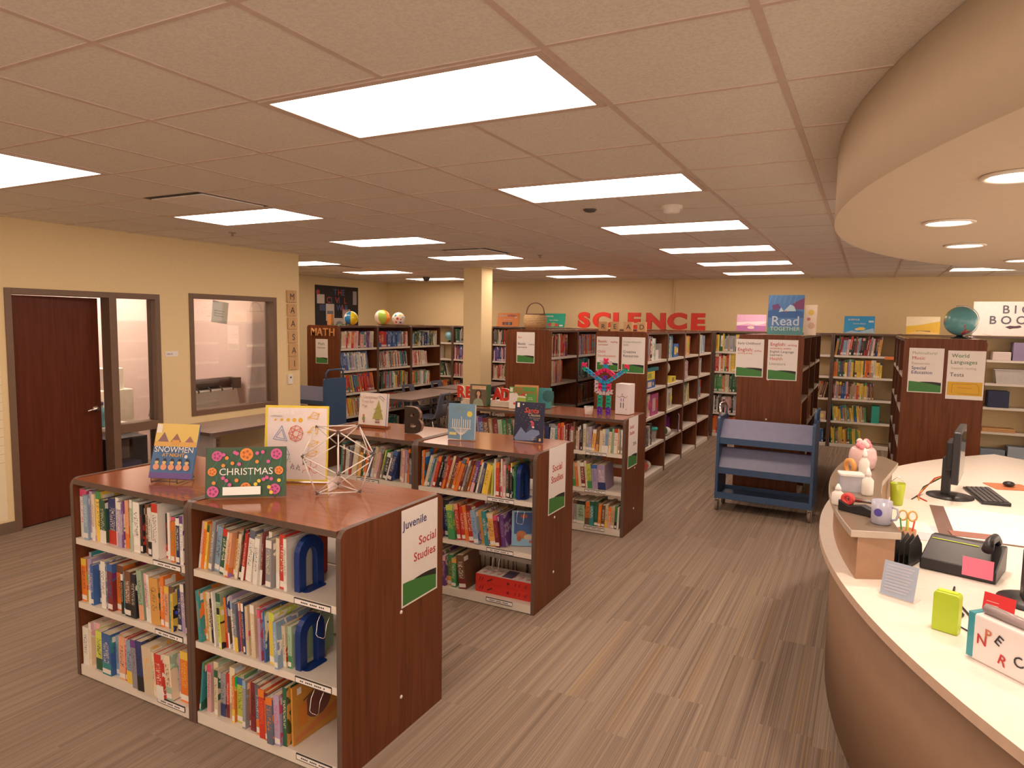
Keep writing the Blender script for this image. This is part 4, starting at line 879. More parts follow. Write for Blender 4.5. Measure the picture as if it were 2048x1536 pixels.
# ---- third bookcase top
for k, (x, wd, lab) in enumerate(((-1.40, .31, 'white book lying flat, lower left under red letters R E'), (-1.385, .28, 'white book lying flat, upper left under red letters R E'), (-1.09, .24, 'white book lying flat, lower right under red letters A D'), (-1.09, .22, 'white book lying flat, upper right under red letters A D'))):
    t = thing('book', lab, 'book', (x, 4.04, Z1+(k % 2)*.0275), 0, 'white books lying flat'); m = MB(); m.box(-wd/2, wd/2, 0, .2, 0, .0022); m.box(-wd/2, wd/2, 0, .2, .0245, .0267); m.box(-wd/2, -wd/2+.002, 0, .2, .0022, .0245)
    m.build('cover', pm('white_cover', (.78, .74, .7), .4), t); B(-wd/2+.003, wd/2-.004, .003, .197, .0024, .0243).build('pages', PAGES, t)
for ch, x, lab in (('R', -1.60, 'leftmost'), ('E', -1.505, 'second'), ('A', -1.165, 'third'), ('D', -1.072, 'rightmost')):
    letter(ch, f'glossy red cut-out letter {ch}, {lab}, on the stacked white books', .16, REDL, (x, 4.12, Z1+.0545), -.05, .022, 'red READ letters', .008, pm('white_plastic', (.8, .76, .7), .4))
w_, h_ = .185, .215
art = [('rect', -w_/2, w_/2, 0, h_, (.14, .11, .07)), ('rect', -.07, .08, .165, .2, (.75, .58, .35)), ('disc', 0, .115, (.036, .05), (.07, .03, .02)), ('disc', 0, .12, (.019, .027), (.65, .38, .25)), ('poly', [(-.06, 0), (-.045, .055), (-.015, .075), (.015, .075), (.045, .055), (.06, 0)], (.3, .38, .26)), ('rect', -.01, .01, .07, .098, (.62, .36, .24))]+[('disc', -.085+.17*((k*43) % 100)/100, .01+.14*((k*71) % 100)/100, .004, (.3, .2, .12)) for k in range(16)]
r = dbook('book with portrait of a dark-haired girl on its brown cover', -1.315, 3.98, Z1, w_, h_, .035, .12, .04, (.16, .12, .08), art, [('Best Christmas Pageant', .014, 'rust', 0, .185), ('ever told', .012, 'rust', 0, .17)], spine=(.05, .14, .06))
B(.088, .094, -.001, .1, 0, .214).build('green_flap', flat((.05, .14, .06)), r)
w_, h_ = .27, .215
art = [('rect', -w_/2, w_/2, 0, h_, (.1, .32, .07)), ('poly', [(-w_/2, 0), (-w_/2, .15), (-.06, .16), (-.03, .1), (-.02, 0)], (.75, .72, .66)), ('disc', -.01, .08, (.045, .06), (.35, .5, .08)), ('poly', [(-.045, .13), (.02, .16), (.03, .13)], (.6, .05, .04)), ('disc', .035, .14, .008, W_), ('line', [(-.05, .12), (.035, .115)], .012, W_), ('disc', -.08, .05, .012, (.6, .05, .04)), ('disc', -.055, .055, .01, (.6, .05, .04)), ('rect', -.128, -.1, .165, .205, W_)]
dbook('green picture book titled Dear Santasaurus on third low bookcase', -.83, 4.0, Z1, w_, h_, .012, .2, .08, (.1, .3, .07), art, [('DEAR', .036, (.65, .1, .03), -.04, .182), ('SANTASAURUS', .033, (.65, .1, .03), .02, .152), ('story by', .012, 'white', .08, .11), ('two friends', .012, 'white', .08, .095)])
dbook('thin orange-edged book behind the green Santasaurus book', -.84, 4.1, Z1, .24, .225, .012, .2, .08, (.7, .32, .12))
dbook('teal book with curved edge peeking from behind Santasaurus book', -.74, 4.17, Z1, .27, .2, .012, .2, .08, (.06, .3, .32), [('disc', .1, .12, .06, (.03, .14, .15))])
# tray line behind, plastic cup
t = thing('plastic_cup', 'small clear plastic cup left of the toy figure', 'cup', (-.135, 3.99, Z1)); MB().lathe([(.001, .003), (.032, .003), (.033, .001), (.045, .08), (.043, .08), (.031, .006), (.001, .006)], 28, cap=False).build('cup_wall', pm('clear_plastic', (.9, .88, .85), .05, .01, trans=.0, alpha=.25, spec=1.), t)
# toy figure
TC = [pm('toy_purple', (.13, .03, .42), .25), pm('toy_teal', (.01, .38, .27), .25), pm('toy_blue', (.02, .32, .62), .25), pm('toy_red', (.75, .02, .14), .25), pm('toy_clear', (.72, .6, .64), .2, alpha=.8)]
t = thing('toy_figure', 'colourful figure of snap-together plastic links with raised arms', 'toy', (0, 4.03, Z1))
def link(mb, x, z, ang, mi, L=.036, wd=.03, y=0.):
    Mx = Matrix.Translation((x, y, z)) @ Matrix.Rotation(ang, 4, 'Y')
    mb.box(-wd/2, wd/2, -.011, .011, -L*.26, L*.26, mi, Mx)
    for sx_ in (-1, 1):
        for sz in (-1, 1): mb.box(sx_*wd*.5-.005, sx_*wd*.5+.005, -.013, .013, min(sz*L*.12, sz*L*.55), max(sz*L*.12, sz*L*.55), mi, Mx)
    mb.tube([tuple(Mx @ Vector((-wd*.62, 0, L*.36))), tuple(Mx @ Vector((wd*.62, 0, L*.36)))], .0045, 6, mi)
k_ = .00052
for s in (-1, 1):
    m = MB(); 
    for i in range(2): link(m, s*.041, .02+i*.036, 0, 0, .036, .034)
    for i in range(3): link(m, s*.041, .094+i*.036, 0, 1, .036, .034)
    m.build('leg', TC, t)
m = MB()
for i in range(-2, 3): link(m, i*.029, .208+(.012 if abs(i) == 2 else 0), PI/2, 4)
for i in range(3): link(m, -.075, .232+i*.036, 0, 4)
for s in (-1, 1):
    for i in range(2): link(m, s*.04, .242+i*.036, 0, 3)
for i in range(3): link(m, .0, .236+i*.034, 0, 2, .036, .036)
link(m, 0, .348, 0, 0); m.build('torso', TC, t)
m = MB()
for x, z, a in ((-.09, .372, 1.0), (-.06, .393, .9), (-.03, .41, 1.1), (0, .42, PI/2), (.03, .41, -1.1), (.06, .393, -.9), (.09, .372, -1.0)): link(m, x, z, a, 3, .036, .026)
m.build('shoulder_arch', TC, t)
for s in (-1, 1):
    m = MB()
    for i in range(5): link(m, s*(.03+i*.033), .312+i*.023, s*.95, 2, .036, .024)
    link(m, s*.196, .425, s*.8, 1); m.build('arm', TC, t)
    m = MB(); link(m, s*.205, .457, 0, 3, .04, .032); m.build('hand', TC, t)
m = MB(); link(m, .008, .452, 0, 2, .036, .03)
for s in (-1, 1): link(m, .008+s*.04, .487, PI/2, 4)
link(m, .008, .5, 0, 3, .05, .03); m.build('head', TC, t)
t = thing('toy_box', 'white cardboard box with printed figure beside the toy figure', 'box', (.12, 4.19, Z1), -.08)
B(-.07, .07, 0, .13, 0, .285).build('carton', pm('white_card', (.8, .74, .74), .5, .01), t, bevel=.002)
shapes([('line', [(-.055, .17), (-.03, .155), (-.012, .17), (0, .165), (.012, .17), (.03, .155), (.05, .175)], .004, (.3, .2, .3)), ('line', [(-.03, .155), (0, .175), (.025, .155)], .004, (.5, .1, .15)), ('line', [(-.012, .15), (-.012, .12)], .008, (.3, .2, .45)), ('line', [(.012, .15), (.012, .12)], .008, (.3, .2, .45)), ('line', [(-.014, .11), (-.014, .06)], .008, (.08, .09, .1)), ('line', [(.012, .11), (.012, .06)], .008, (.08, .09, .1)), ('disc', 0, .188, .006, (.3, .2, .3)), ('line', [(.035, .05), (.045, .057), (.052, .048), (.042, .042), (.035, .05)], .002, (.3, .25, .25))], t, 'printed_figure')

# ================================================================== BOOKENDS AND A BOX SET
def bookend(label, x, y, z):
    t = thing('bookend', label, 'bookend', (x, y, z+.0006), 0, 'arched blue metal bookends')
    o = [(0, 0), (.15, 0)]+[(.075+.075*math.cos(a*PI/12), .155+.075*math.sin(a*PI/12)) for a in range(13)]
    i_ = [(.042, .0), (.042, .13)]+[(.075-.033*math.cos(a*PI/10), .13+.05*math.sin(a*PI/10)) for a in range(1, 10)]+[(.108, .13), (.108, .0)]
    m = MB(); n = 22
    def at(P, s_):  # resample by fraction
        L = [0]
        for a, b_ in zip(P, P[1:]): L.append(L[-1]+math.hypot(b_[0]-a[0], b_[1]-a[1]))
        d = s_*L[-1]
        for k in range(len(P)-1):
            if L[k+1] >= d-1e-9: f = (d-L[k])/max(1e-9, L[k+1]-L[k]); return (P[k][0]+(P[k+1][0]-P[k][0])*f, P[k][1]+(P[k+1][1]-P[k][1])*f)
        return P[-1]
    out = [(0, 0)]+[(.075-.075*math.cos(a*PI/12), .155+.075*math.sin(a*PI/12)) for a in range(13)]+[(.15, 0)]
    vs = []; fs = []
    for k in range(n+1):
        a = at(out, k/n); b_ = at(i_, k/n)
        vs += [(0, a[0], a[1]), (.03, a[0], a[1]), (.03, b_[0], b_[1]), (0, b_[0], b_[1])]
    for k in range(n):
        a, b_ = 4*k, 4*k+4
        for q in range(4): r_ = (q+1) % 4; fs.append([a+q, b_+q, b_+r_, a+r_])
    fs += [[0, 1, 2, 3], [4*n+3, 4*n+2, 4*n+1, 4*n]]
    m.add(vs, fs); m.build('arch', BENDB, t, bevel=.002)
    MB().prism(rrect(.005, .062, .012, .14, .02, 4, True), 0, .0025, 'z').build('base_plate', BENDB, t); return t
bookend('dark blue arched bookend on top shelf beside Juvenile sign', .022, .155, .75)
bookend('dark blue arched bookend on middle shelf beside Juvenile sign', .027, .15, .405)
bookend('dark blue bookend ending the shelf beneath the santa book', .135, 2.0, .75)
BX = pm('red_box_card', (.6, .03, .02), .45)
for k in range(2):
    t = thing('boxed_set', ['lower', 'upper'][k]+' of two long red boxes on bottom shelf of second bookcase', 'box', (-.18, 2.03, .0606+k*.063), .02, 'long red boxes')
    B(0, .42, 0, .17, 0, .0625).build('carton', BX, t, bevel=.001)
    if k:
        m = [('rect', 0, .42, 0, .17, (.72, .66, .62))]
        mb = MB(); mats = [flat((.72, .66, .62)), flat((.55, .06, .05)), flat((.1, .07, .15))]
        mb.box(.004, .416, .004, .166, .0625, .0631, 0)
        for i in range(7):
            if i != 3: xx = .03+i*.055; mb.box(xx, xx+.03, .05+.02*(i % 2), .056+.02*(i % 2), .0631, .0634, 1); mb.box(xx+.01, xx+.015, .03, .06, .0631, .0634, 1); mb.box(xx+.022, xx+.027, .04, .09, .0631, .0634, 1); mb.box(xx+.0, xx+.02, .1, .106, .0631, .0634, 1)
        mb.box(.19, .27, .02, .15, .0631, .0634, 2); mb.build('printed_lid', mats, t)
    shapes([('line', [(x, .02), (x+.01, .045)], .006, (.2, .01, .01)) for x in (.03, .05, .3, .33, .38)]+[('line', [(.09, .02), (.13, .04)], .01, (.15, .01, .01)), ('disc', .25, .03, .01, (.2, .01, .01)), ('disc', .38, .03, .012, (.35, .02, .02))], t, 'printed_front')
dbook('pale blue book with sleeping puppy on cover, leaning on middle shelf', .165, 2.11, .4056, .2, .235, .03, .42, .12, (.22, .42, .6), [('poly', [(-.085, .08), (-.085, .225), (.06, .225), (.075, .15), (.09, .09), (.0, .08)], (.03, .1, .3)), ('disc', -.035, .075, (.035, .028), (.45, .16, .05)), ('disc', .01, .06, (.028, .018), (.6, .45, .3)), ('disc', -.05, .05, (.015, .02), (.4, .1, .04)), ('disc', .055, .19, .014, (.7, .55, .1)), ('disc', -.02, .2, (.025, .014), (.4, .08, .06)), ('disc', .03, .03, (.014, .008), (.55, .08, .1)), ('poly', [(.06, 0), (.1, 0), (.1, .06)], (.05, .14, .4))], spine=(.5, .6, .68))
r = dbook('large amber picture book with worn cover on bottom shelf', .027, .29, .0606, .3, .262, .01, PI/2-.03, .02, (.6, .28, .05), [('disc', .0, .14, (.08, .07), (.2, .07, .06)), ('poly', [(-.14, .01), (.14, .05), (.14, .1), (-.05, .05), (-.14, .03)], (.6, .2, .06)), ('disc', .07, .17, (.04, .035), (.12, .06, .08)), ('rect', -.125, -.1, .22, .25, W_), ('rect', -.12, -.07, .07, .17, (.65, .22, .03)), ('line', [(-.09, .18), (-.03, .2)], .008, (.15, .08, .04))])
# ================================================================== BLUE BOOK TRUCKS
def truck(label, loc, rz, L, D, group, slanted=True, high=1.1):
    t = thing('book_truck', label, 'book cart', loc, rz, group)
    for x0 in (0, L-.028):
        MB().prism(rrect(0, D, .13, high-.12 if True else 0, .03, 4), x0, x0+.028, 'x').build('end_panel', CARTB, t, bevel=.002)
    if slanted:
        for zl, zt in ((.755, .935), (.445, .64)):
            m = MB(); ya, yb = .02, .17
            m.prism([(ya, zl), (ya+.012, zl-.004), (yb+.012, zt-.012), (yb, zt)], .028, L-.028, 'x', 0)
            m.prism([(ya-.012, zl-.05), (ya, zl-.05), (ya+.012, zl+.012), (ya-.012, zl+.012)], .028, L-.028, 'x', 1)
            m.prism([(D-ya, zl), (D-yb, zt), (D-yb-.012, zt-.012), (D-ya-.012, zl-.004)], .028, L-.028, 'x', 0)
            m.prism([(D-ya, zl-.05), (D-ya+.012, zl-.05), (D-ya+.012, zl+.012), (D-ya-.012, zl+.012)], .028, L-.028, 'x', 1)
            m.build('sloped_shelf', [CARTP, CARTB], t)
    m = MB(); m.box(.028, L-.028, .005, D-.005, .15, .165); m.box(.028, L-.028, .003, .015, .135, .2); m.box(.028, L-.028, D-.015, D-.003, .135, .2); m.build('bottom_shelf', CARTB, t)
    for x in (.014, L-.014):
        s = -1 if x < L/2 else 1
        pts = [(x, .05, high-.14), (x, .05, high-.04), (x+s*.012, .09, high), (x+s*.012, D-.09, high), (x, D-.05, high-.04), (x, D-.05, high-.14)]
        MB().tube(pts, .013, 10).build('handle', CHROME if s < 0 and slanted else CARTB, t)
    for x in (.02, L-.02):
        for y in (.05, D-.05):
            c = MB(); c.tube([(x-.013, y, .055), (x+.013, y, .055)], .055, 20); c.build('caster_wheel', pm('grey_rubber', (.22, .17, .13), .6), t)
            c = MB(); c.box(x-.022, x-.017, y-.02, y+.02, .05, .135); c.box(x+.017, x+.022, y-.02, y+.02, .05, .135); c.box(x-.022, x+.022, y-.02, y+.02, .112, .14); c.build('caster_fork', CHROME, t)
    return t
truck('blue metal book cart with two sloped shelves in the aisle', (.80, 5.22, 0), -.03, .93, .40, 'blue book carts')
truck('blue book cart beside the wall corner below the MATH bookcase', (-5.5, 5.3, 0), 0, .93, .45, 'blue book carts', True, 1.2)
B(.0, .003, .01, .44, .55, 1.08).build('end_sheet', CARTB, [o for o in C.objects if o.name == 'book_truck.001'][0], loc=(.931, 0, 0))

# ================================================================== TABLES AND CHAIRS
def table(label, x, y, rz, L, W, z, group=None):
    t = thing('library_table', label, 'table', (x, y, 0), rz, group)
    m = MB(); m.prism(rrect(-W/2, W/2, -L/2, L/2, .03, 4, True), z-.03, z-.002, 'z', 1); m.prism(rrect(-W/2+.002, W/2-.002, -L/2+.002, L/2-.002, .03, 4, True), z-.002, z, 'z', 0)
    m.build('tabletop', [LAM, EDGE], t)
    for sx_ in (-1, 1):
        for sy in (-1, 1): MB().tube([(sx_*(W/2-.07), sy*(L/2-.09), z-.03), (sx_*(W/2-.06), sy*(L/2-.08), .0)], .022, 12).build('leg', pm('grey_leg_paint', (.3, .28, .27), .4), t)
    return t
table('long brown laminate table between MATH bookcases and letter B', -4.22, 7.15, .04, 1.7, .74, .74, 'brown laminate tables')
table('brown laminate table farther back, beyond the nearer table', -4.3, 8.95, .02, 1.7, .74, .74, 'brown laminate tables')
table('brown laminate table beyond the column, seen right of it', -2.85, 8.3, 0, 1.5, .74, .74, 'brown laminate tables')
def chair(label, x, y, rz, group='slate plastic chairs'):
    t = thing('chair', label, 'chair', (x, y, 0), rz, group)
    # seat faces -Y; back at +Y
    n = 10; m = MB(); vs = []; fs = []
    prof = [(-.21, .44), (-.2, .455), (-.1, .448), (.05, .44), (.15, .45), (.2, .48), (.225, .55), (.245, .66), (.275, .79), (.285, .83)]
    for k, (y_, z_) in enumerate(prof):
        wk = .225 if k < 5 else .225-.012*(k-4)
        for i in range(n+1):
            u = i/n*2-1; vs.append((u*wk, y_+(.02*(u*u) if k < 5 else -.035*(u*u)), z_+(.012*u*u if 0 < k < 5 else 0)))
    for k in range(len(prof)-1):
        for i in range(n):
            if k == 7 and 3 <= i <= 6: continue
            fs.append([k*(n+1)+i, k*(n+1)+i+1, (k+1)*(n+1)+i+1, (k+1)*(n+1)+i])
    m.add(vs, fs, 0, True); s = m.build('seat_shell', CHAIRM, t)
    so_ = s.modifiers.new('solid', 'SOLIDIFY'); so_.thickness = .008
    lm_ = pm('chair_chrome', (.55, .53, .5), .25, .02, metal=1)
    for sx_ in (-1, 1):
        MB().tube([(sx_*.17, -.13, .435), (sx_*.2, -.17, .4), (sx_*.23, -.22, 0)], .011, 8).build('leg', lm_, t)
        MB().tube([(sx_*.17, .1, .43), (sx_*.2, .14, .4), (sx_*.23, .23, 0)], .011, 8).build('leg', lm_, t)
    MB().tube([(-.17, -.13, .435), (.17, -.13, .435)], .009, 8).build('stretcher', lm_, t); return t
chair('slate blue plastic chair at near side of table, right of letter B', -3.76, 6.72, -PI/2+.12)
chair('slate blue chair tucked at left side of the nearer table', -4.53, 7.55, PI/2+.05)
chair('slate blue chair at left side of the farther table', -4.56, 8.45, PI/2)
chair('slate blue chair at the table just right of the column', -2.38, 8.2, -PI/2)
# wall table under the window
t = thing('wall_table', 'brown laminate wall table under the office window', 'table', (LX+.002, 2.76, 0))
m = MB(); m.prism([(0, 0), (.70, 0), (.72, .02), (.72, 1.52), (.70, 1.54), (0, 1.54)], .705, .738, 'z', 1); m.prism([(.002, .002), (.70, .002), (.718, .02), (.718, 1.52), (.70, 1.538), (.002, 1.538)], .738, .74, 'z', 0); m.build('tabletop', [LAM, EDGE], t)
for y in (.12, 1.4): B(.12, .6, y, y+.03, 0, .704).build('leg', pm('pale_leg_panel', (.45, .42, .42), .5), t)

# ================================================================== OFFICE BEHIND THE GLASS
t = thing('plotter', 'wide-format printer with dark roll seen through the office window', 'printer', (-5.35, 3.78, 0), .1)
m = MB(); m.tube([(0, -.5, 1.06), (0, .66, 1.06)], .07, 20); m.box(-.09, .12, .6, .72, .98, 1.12); m.build('roll_cover', pm('dark_plotter', (.06, .045, .045), .4), t)
MB().prism([(-.18, .72), (.2, .72), (.14, .98), (-.1, 1.02)], -.48, .62, 'y').build('body', pm('grey_plotter', (.38, .34, .33), .5), t)
for y in (-.45, .55): B(-.2, .2, y, y+.06, 0, .73).build('leg', pm('grey_plotter', (.38, .34, .33), .5), t)
for k in range(6): MB().tube([(.1, -.4+k*.19, 1.03), (.15, -.4+k*.19, .99), (.12, -.4+k*.19, .94)], .009, 6).build('paper_hook', BLACKP, t)
t = thing('office_desk', 'office desk seen through the door sidelight', 'desk', (-5.6, 1.7, 0)); B(0, .7, 0, 1.1, .70, .74).build('desktop', pm('office_desk_top', (.75, .7, .68), .4), t); B(.02, .68, .02, .06, 0, .7).build('side_panel', pm('grey_plotter', (.38, .34, .33), .5), t); B(.02, .68, 1.04, 1.08, 0, .7).build('side_panel', pm('grey_plotter', (.38, .34, .33), .5), t); B(.66, .69, .06, 1.04, .12, .7).build('modesty_panel', pm('mauve_panel', (.42, .35, .38), .6), t)
t = thing('water_jug', 'pale blue container on the office desk behind the sidelight', 'container', (-5.05, 2.42, .7405)); MB().lathe([(.075, 0), (.085, .02), (.085, .16), (.06, .2), (.05, .21), (.05, .23)], 24).build('body', pm('pale_blue_plastic', (.12, .36, .48), .3), t); MB().lathe([(.055, .23), (.055, .26), (.02, .27)], 20).build('lid', BENDB, t)
t = thing('office_shelf', 'dark shelf with blue binders low in the office', 'shelf', (-4.893, 2.25, 0), 0); m = MB(); m.box(0, .28, 0, .02, 0, .66); m.box(0, .28, .4, .42, 0, .66); m.box(0, .28, .02, .4, .64, .66); m.box(0, .28, .02, .4, 0, .03); m.build('carcass', pm('dark_shelf', (.03, .03, .05), .5), t); B(.05, .27, .05, .36, .031, .4).build('binder', pm('dark_blue_cloth', (.03, .05, .2), .6), t)
t = thing('white_machine', 'upright white office machine behind the door sidelight', 'printer', (-6.0, 2.82, 0)); B(0, .35, 0, .4, 0, 1.05).build('cabinet', pm('white_plastic', (.8, .76, .7), .4), t, bevel=.01); B(.05, .3, .08, .32, 1.05, 1.3).build('top_unit', pm('white_plastic', (.8, .76, .7), .4), t, bevel=.01)
t = thing('wall_notice', 'paper notice taped inside the office window glass', 'notice', (LX-.075, 3.43, 1.86), PI/2, ry=.12); B(0, .22, -.001, 0, 0, .25).build('sheet', PAPER, t); shapes([('line', [(.03, .2-.03*k), (.17-.02*(k % 2), .2-.03*k)], .006, (.35, .3, .32)) for k in range(5)], t, 'handwriting')
# wall things
t = thing('room_plate', 'small white nameplate on wall between door and window', 'nameplate', (LX+.0004, 2.79, 1.49), PI/2); B(0, .15, -.004, 0, 0, .055).build('plate', PAPER, t); txt('1061A', .028, INK['slate'], t, .012, .018, -.0045)
t = thing('thermostat', 'white wall thermostat below the MAASAI tiles', 'thermostat', (LX+.0004, 4.5, 1.075), PI/2); B(0, .075, -.022, 0, 0, .125).build('cover', pm('white_plastic', (.8, .76, .7), .4), t, bevel=.004); MB().lathe([(.012, 0), (.01, .004), (.0001, .004)], 14, 0, Matrix.Translation((.038, -.022, .085)) @ Matrix.Rotation(PI/2, 4, 'X'), cap=False).build('dial', BLACKP, t)
t = thing('wall_outlet', 'beige electrical outlet under the wall table', 'outlet', (LX+.0004, 3.38, .42), PI/2); B(0, .075, -.006, 0, 0, .12).build('plate', pm('beige_plate', (.6, .5, .34), .5), t); m = MB(); [m.box(.02, .055, -.008, -.006, z, z+.03) for z in (.018, .07)]; m.build('socket', pm('beige_socket', (.4, .32, .2), .5), t)
t = thing('timeline_banner', 'long cream lined paper banner with small dark pictures left of door', 'banner', (LX+.001, .5, .12), PI/2); B(0, .735, -.002, 0, 0, 1.86).build('sheet', pm('cream_banner', (.84, .74, .52), .7, .02), t)
shapes([('line', [(.0, .06+.075*k), (.735, .06+.075*k)], .003, (.45, .36, .24)) for k in range(24)]+[('disc', .1+.09*((k*5) % 7), .14+.075*(k % 22), (.022+.006*(k % 3), .016), [(.12, .08, .05), (.25, .22, .1), (.4, .3, .45), (.1, .12, .06)][k % 4]) for k in range(46)], t, 'printed_pictures')
for (y, z, n_) in ((LX, .0, 0),): pass
# ceiling devices
def cdev(name, label, cat, x, y, prof, mt, z=H):
    t = thing(name, label, cat, (x, y, z)); MB().lathe(prof, 28, 0, cap=False).build('body', mt, t); return t
WP = pm('white_plastic', (.8, .76, .7), .4)
t = cdev('smoke_detector', 'round white smoke detector on ceiling before the third light', 'smoke detector', .86, 2.91, [(.075, 0), (.075, -.02), (.06, -.024), (.055, -.045), (.03, -.055), (.0001, -.055)], WP); MB().lathe([(.0565, -.03), (.0565, -.036), (.055, -.036)], 28, cap=False).build('vent_ring', BLACKP, t)
cdev('ceiling_sensor', 'small dark glass ceiling dome left of the smoke detector', 'sensor', .28, 2.83, [(.05, 0), (.05, -.006), (.035, -.02), (.0001, -.026)], pm('dark_dome', (.08, .07, .08), .15))
cdev('sprinkler_head', 'small sprinkler head on ceiling above the office window', 'sprinkler', -3.42, 2.81, [(.035, 0), (.035, -.006), (.012, -.01), (.012, -.03), (.02, -.034), (.0001, -.034)], pm('brass_grey', (.3, .24, .2), .35))
cdev('sprinkler_head', 'small sprinkler head on ceiling right of the column', 'sprinkler', -1.51, 5.78, [(.035, 0), (.035, -.006), (.012, -.01), (.012, -.03), (.02, -.034), (.0001, -.034)], pm('brass_grey', (.3, .24, .2), .35))
cdev('security_dome', 'small dark dome on ceiling at the far left light', 'sensor', -5.35, 8.9, [(.07, 0), (.07, -.02), (.05, -.07), (.0001, -.09)], pm('dark_dome', (.08, .07, .08), .15))
def vent(label, x, y):
    t = thing('ceiling_vent', label, 'air vent', (x, y, H), 0, 'square ceiling air vents')
    m = MB(); o, i = .297, .25
    for (ax0, ax1, ay0, ay1) in ((-o, o, -o, -i), (-o, o, i, o), (-o, -i, -i, i), (i, o, -i, i)): m.box(ax0, ax1, ay0, ay1, -.004, -.001)
    m.build('slot', pm('dark_slot', (.05, .04, .035), .7), t); B(-.262, .262, -.262, .262, -.014, -.006).build('centre_plate', pm('vent_plate', (.8, .76, .72), .7), t); return t
vent('square ceiling vent with dark slots before the middle row lights', -2.12, 1.5); vent('square ceiling vent just before the column', -2.05, 5.15); vent('square ceiling vent near the far left lights', -5.45, 6.5)

# ================================================================== THINGS ON TOP OF THE TALL CASES
def ball(label, x, y, r, cols, spots=(), rot=(0, 0, 0)):
    t = thing('beach_ball', label, 'ball', (x, y, 1.8205+r), 0, 'inflated beach balls'); t.rotation_euler = rot
    mb = MB(); n, m_ = 36, 18; mats = [flat(c, .2) for c in cols]; vs = []; 
    for k in range(m_+1):
        for i in range(n): a = 2*PI*i/n; rr = r*math.sin(PI*k/m_); vs.append((rr*math.cos(a), rr*math.sin(a), -r*math.cos(PI*k/m_)))
    o = 0; mb.v = vs
    for k in range(m_):
        for i in range(n): j = (i+1) % n; mb.f.append([k*n+i, k*n+j, (k+1)*n+j, (k+1)*n+i]); mb.m.append(int(i*len(cols)/n)); mb.sm.append(True)
    mb.build('shell', mats, t)
    for (az, el, rad, col) in spots:
        c = Vector((math.cos(el)*math.cos(az), math.cos(el)*math.sin(az), math.sin(el))); Mx = Matrix.Translation(c*(r*.999)) @ c.to_track_quat('Z', 'Y').to_matrix().to_4x4()
        MB().lathe([(rad, -.0008), (rad*.7, .0008), (.0001, .0013)], 14, 0, Mx, cap=False).build('spot', flat(col), t)
YB, BB = (.75, .6, .02), (.02, .2, .45)
ball('blue, yellow and white beach ball on the MATH bookcase', -5.22, 6.62, .112, [YB, YB, BB, W_, BB, YB], [(-1.9, .5, .02, W_), (-2.2, -.4, .022, W_)], (.15, .1, .1))
ball('white, green and orange beach ball behind the spotted ball', -5.43, 7.68, .135, [W_, (.35, .55, .08), (.8, .3, .05), W_, (.35, .55, .08), (.05, .3, .4)], (), (.15, .1, -2.48))
ball('white spotted beach ball on middle of the MATH bookcases', -5.14, 7.76, .115, [W_, W_], [(-1.1, .05, .022, (.6, .05, .05)), (-.6, -.05, .014, (.6, .05, .1)), (-1.5, .55, .022, (.02, .3, .5)), (-.7, .6, .02, (.7, .6, .05)), (-1.35, -.5, .018, (.6, .05, .1)), (-.6, -.55, .02, (.05, .15, .5)), (-1.9, .1, .012, (.05, .3, .2)), (-.3, .2, .01, (.1, .1, .1))])
# basket
t = thing('basket', 'round woven basket with tall handle on the Art bookcase', 'basket', (-1.88, 6.45, 1.8205))
def weave():
    m, nt, b = nmat('woven_cane'); c, s = coords(nt)
    w1 = N(nt, 'ShaderNodeTexWave'); w1.bands_direction = 'Z'; w1.inputs['Scale'].default_value = 26; w1.inputs['Distortion'].default_value = 1.2; nt.links.new(c, w1.inputs['Vector'])
    ch = N(nt, 'ShaderNodeTexNoise'); ch.inputs['Scale'].default_value = 45; nt.links.new(c, ch.inputs['Vector'])
    f = math_(nt, 'MULTIPLY', w1.outputs[0], ch.outputs[0])
    nt.links.new(ramp(nt, f, [(.05, (.25, .14, .05)), (.3, (.55, .38, .18)), (.6, (.72, .54, .3))]), b.inputs['Base Color']); b.inputs['Roughness'].default_value = .7
    bp = N(nt, 'ShaderNodeBump'); bp.inputs['Strength'].default_value = .6; bp.inputs['Distance'].default_value = .006; nt.links.new(w1.outputs[0], bp.inputs['Height']); nt.links.new(bp.outputs[0], b.inputs['Normal']); return m
WEAVE = weave()
MB().lathe([(.0001, .002), (.12, .0), (.155, .05), (.165, .1), (.155, .16), (.135, .2), (.128, .2), (.148, .15), (.155, .1), (.14, .05), (.0001, .012)], 36, cap=False).build('bowl', WEAVE, t)
DB = pm('dark_cane', (.12, .05, .03), .5)
MB().tube([(.133*math.cos(a*PI/18), .133*math.sin(a*PI/18), .203) for a in range(36)], .008, 8, closed=True).build('rim', DB, t)
MB().tube([(.132*math.cos(a*PI/14), 0, .2+.155*math.sin(a*PI/14)**.8) for a in range(15)], .0075, 8).build('handle', DB, t)
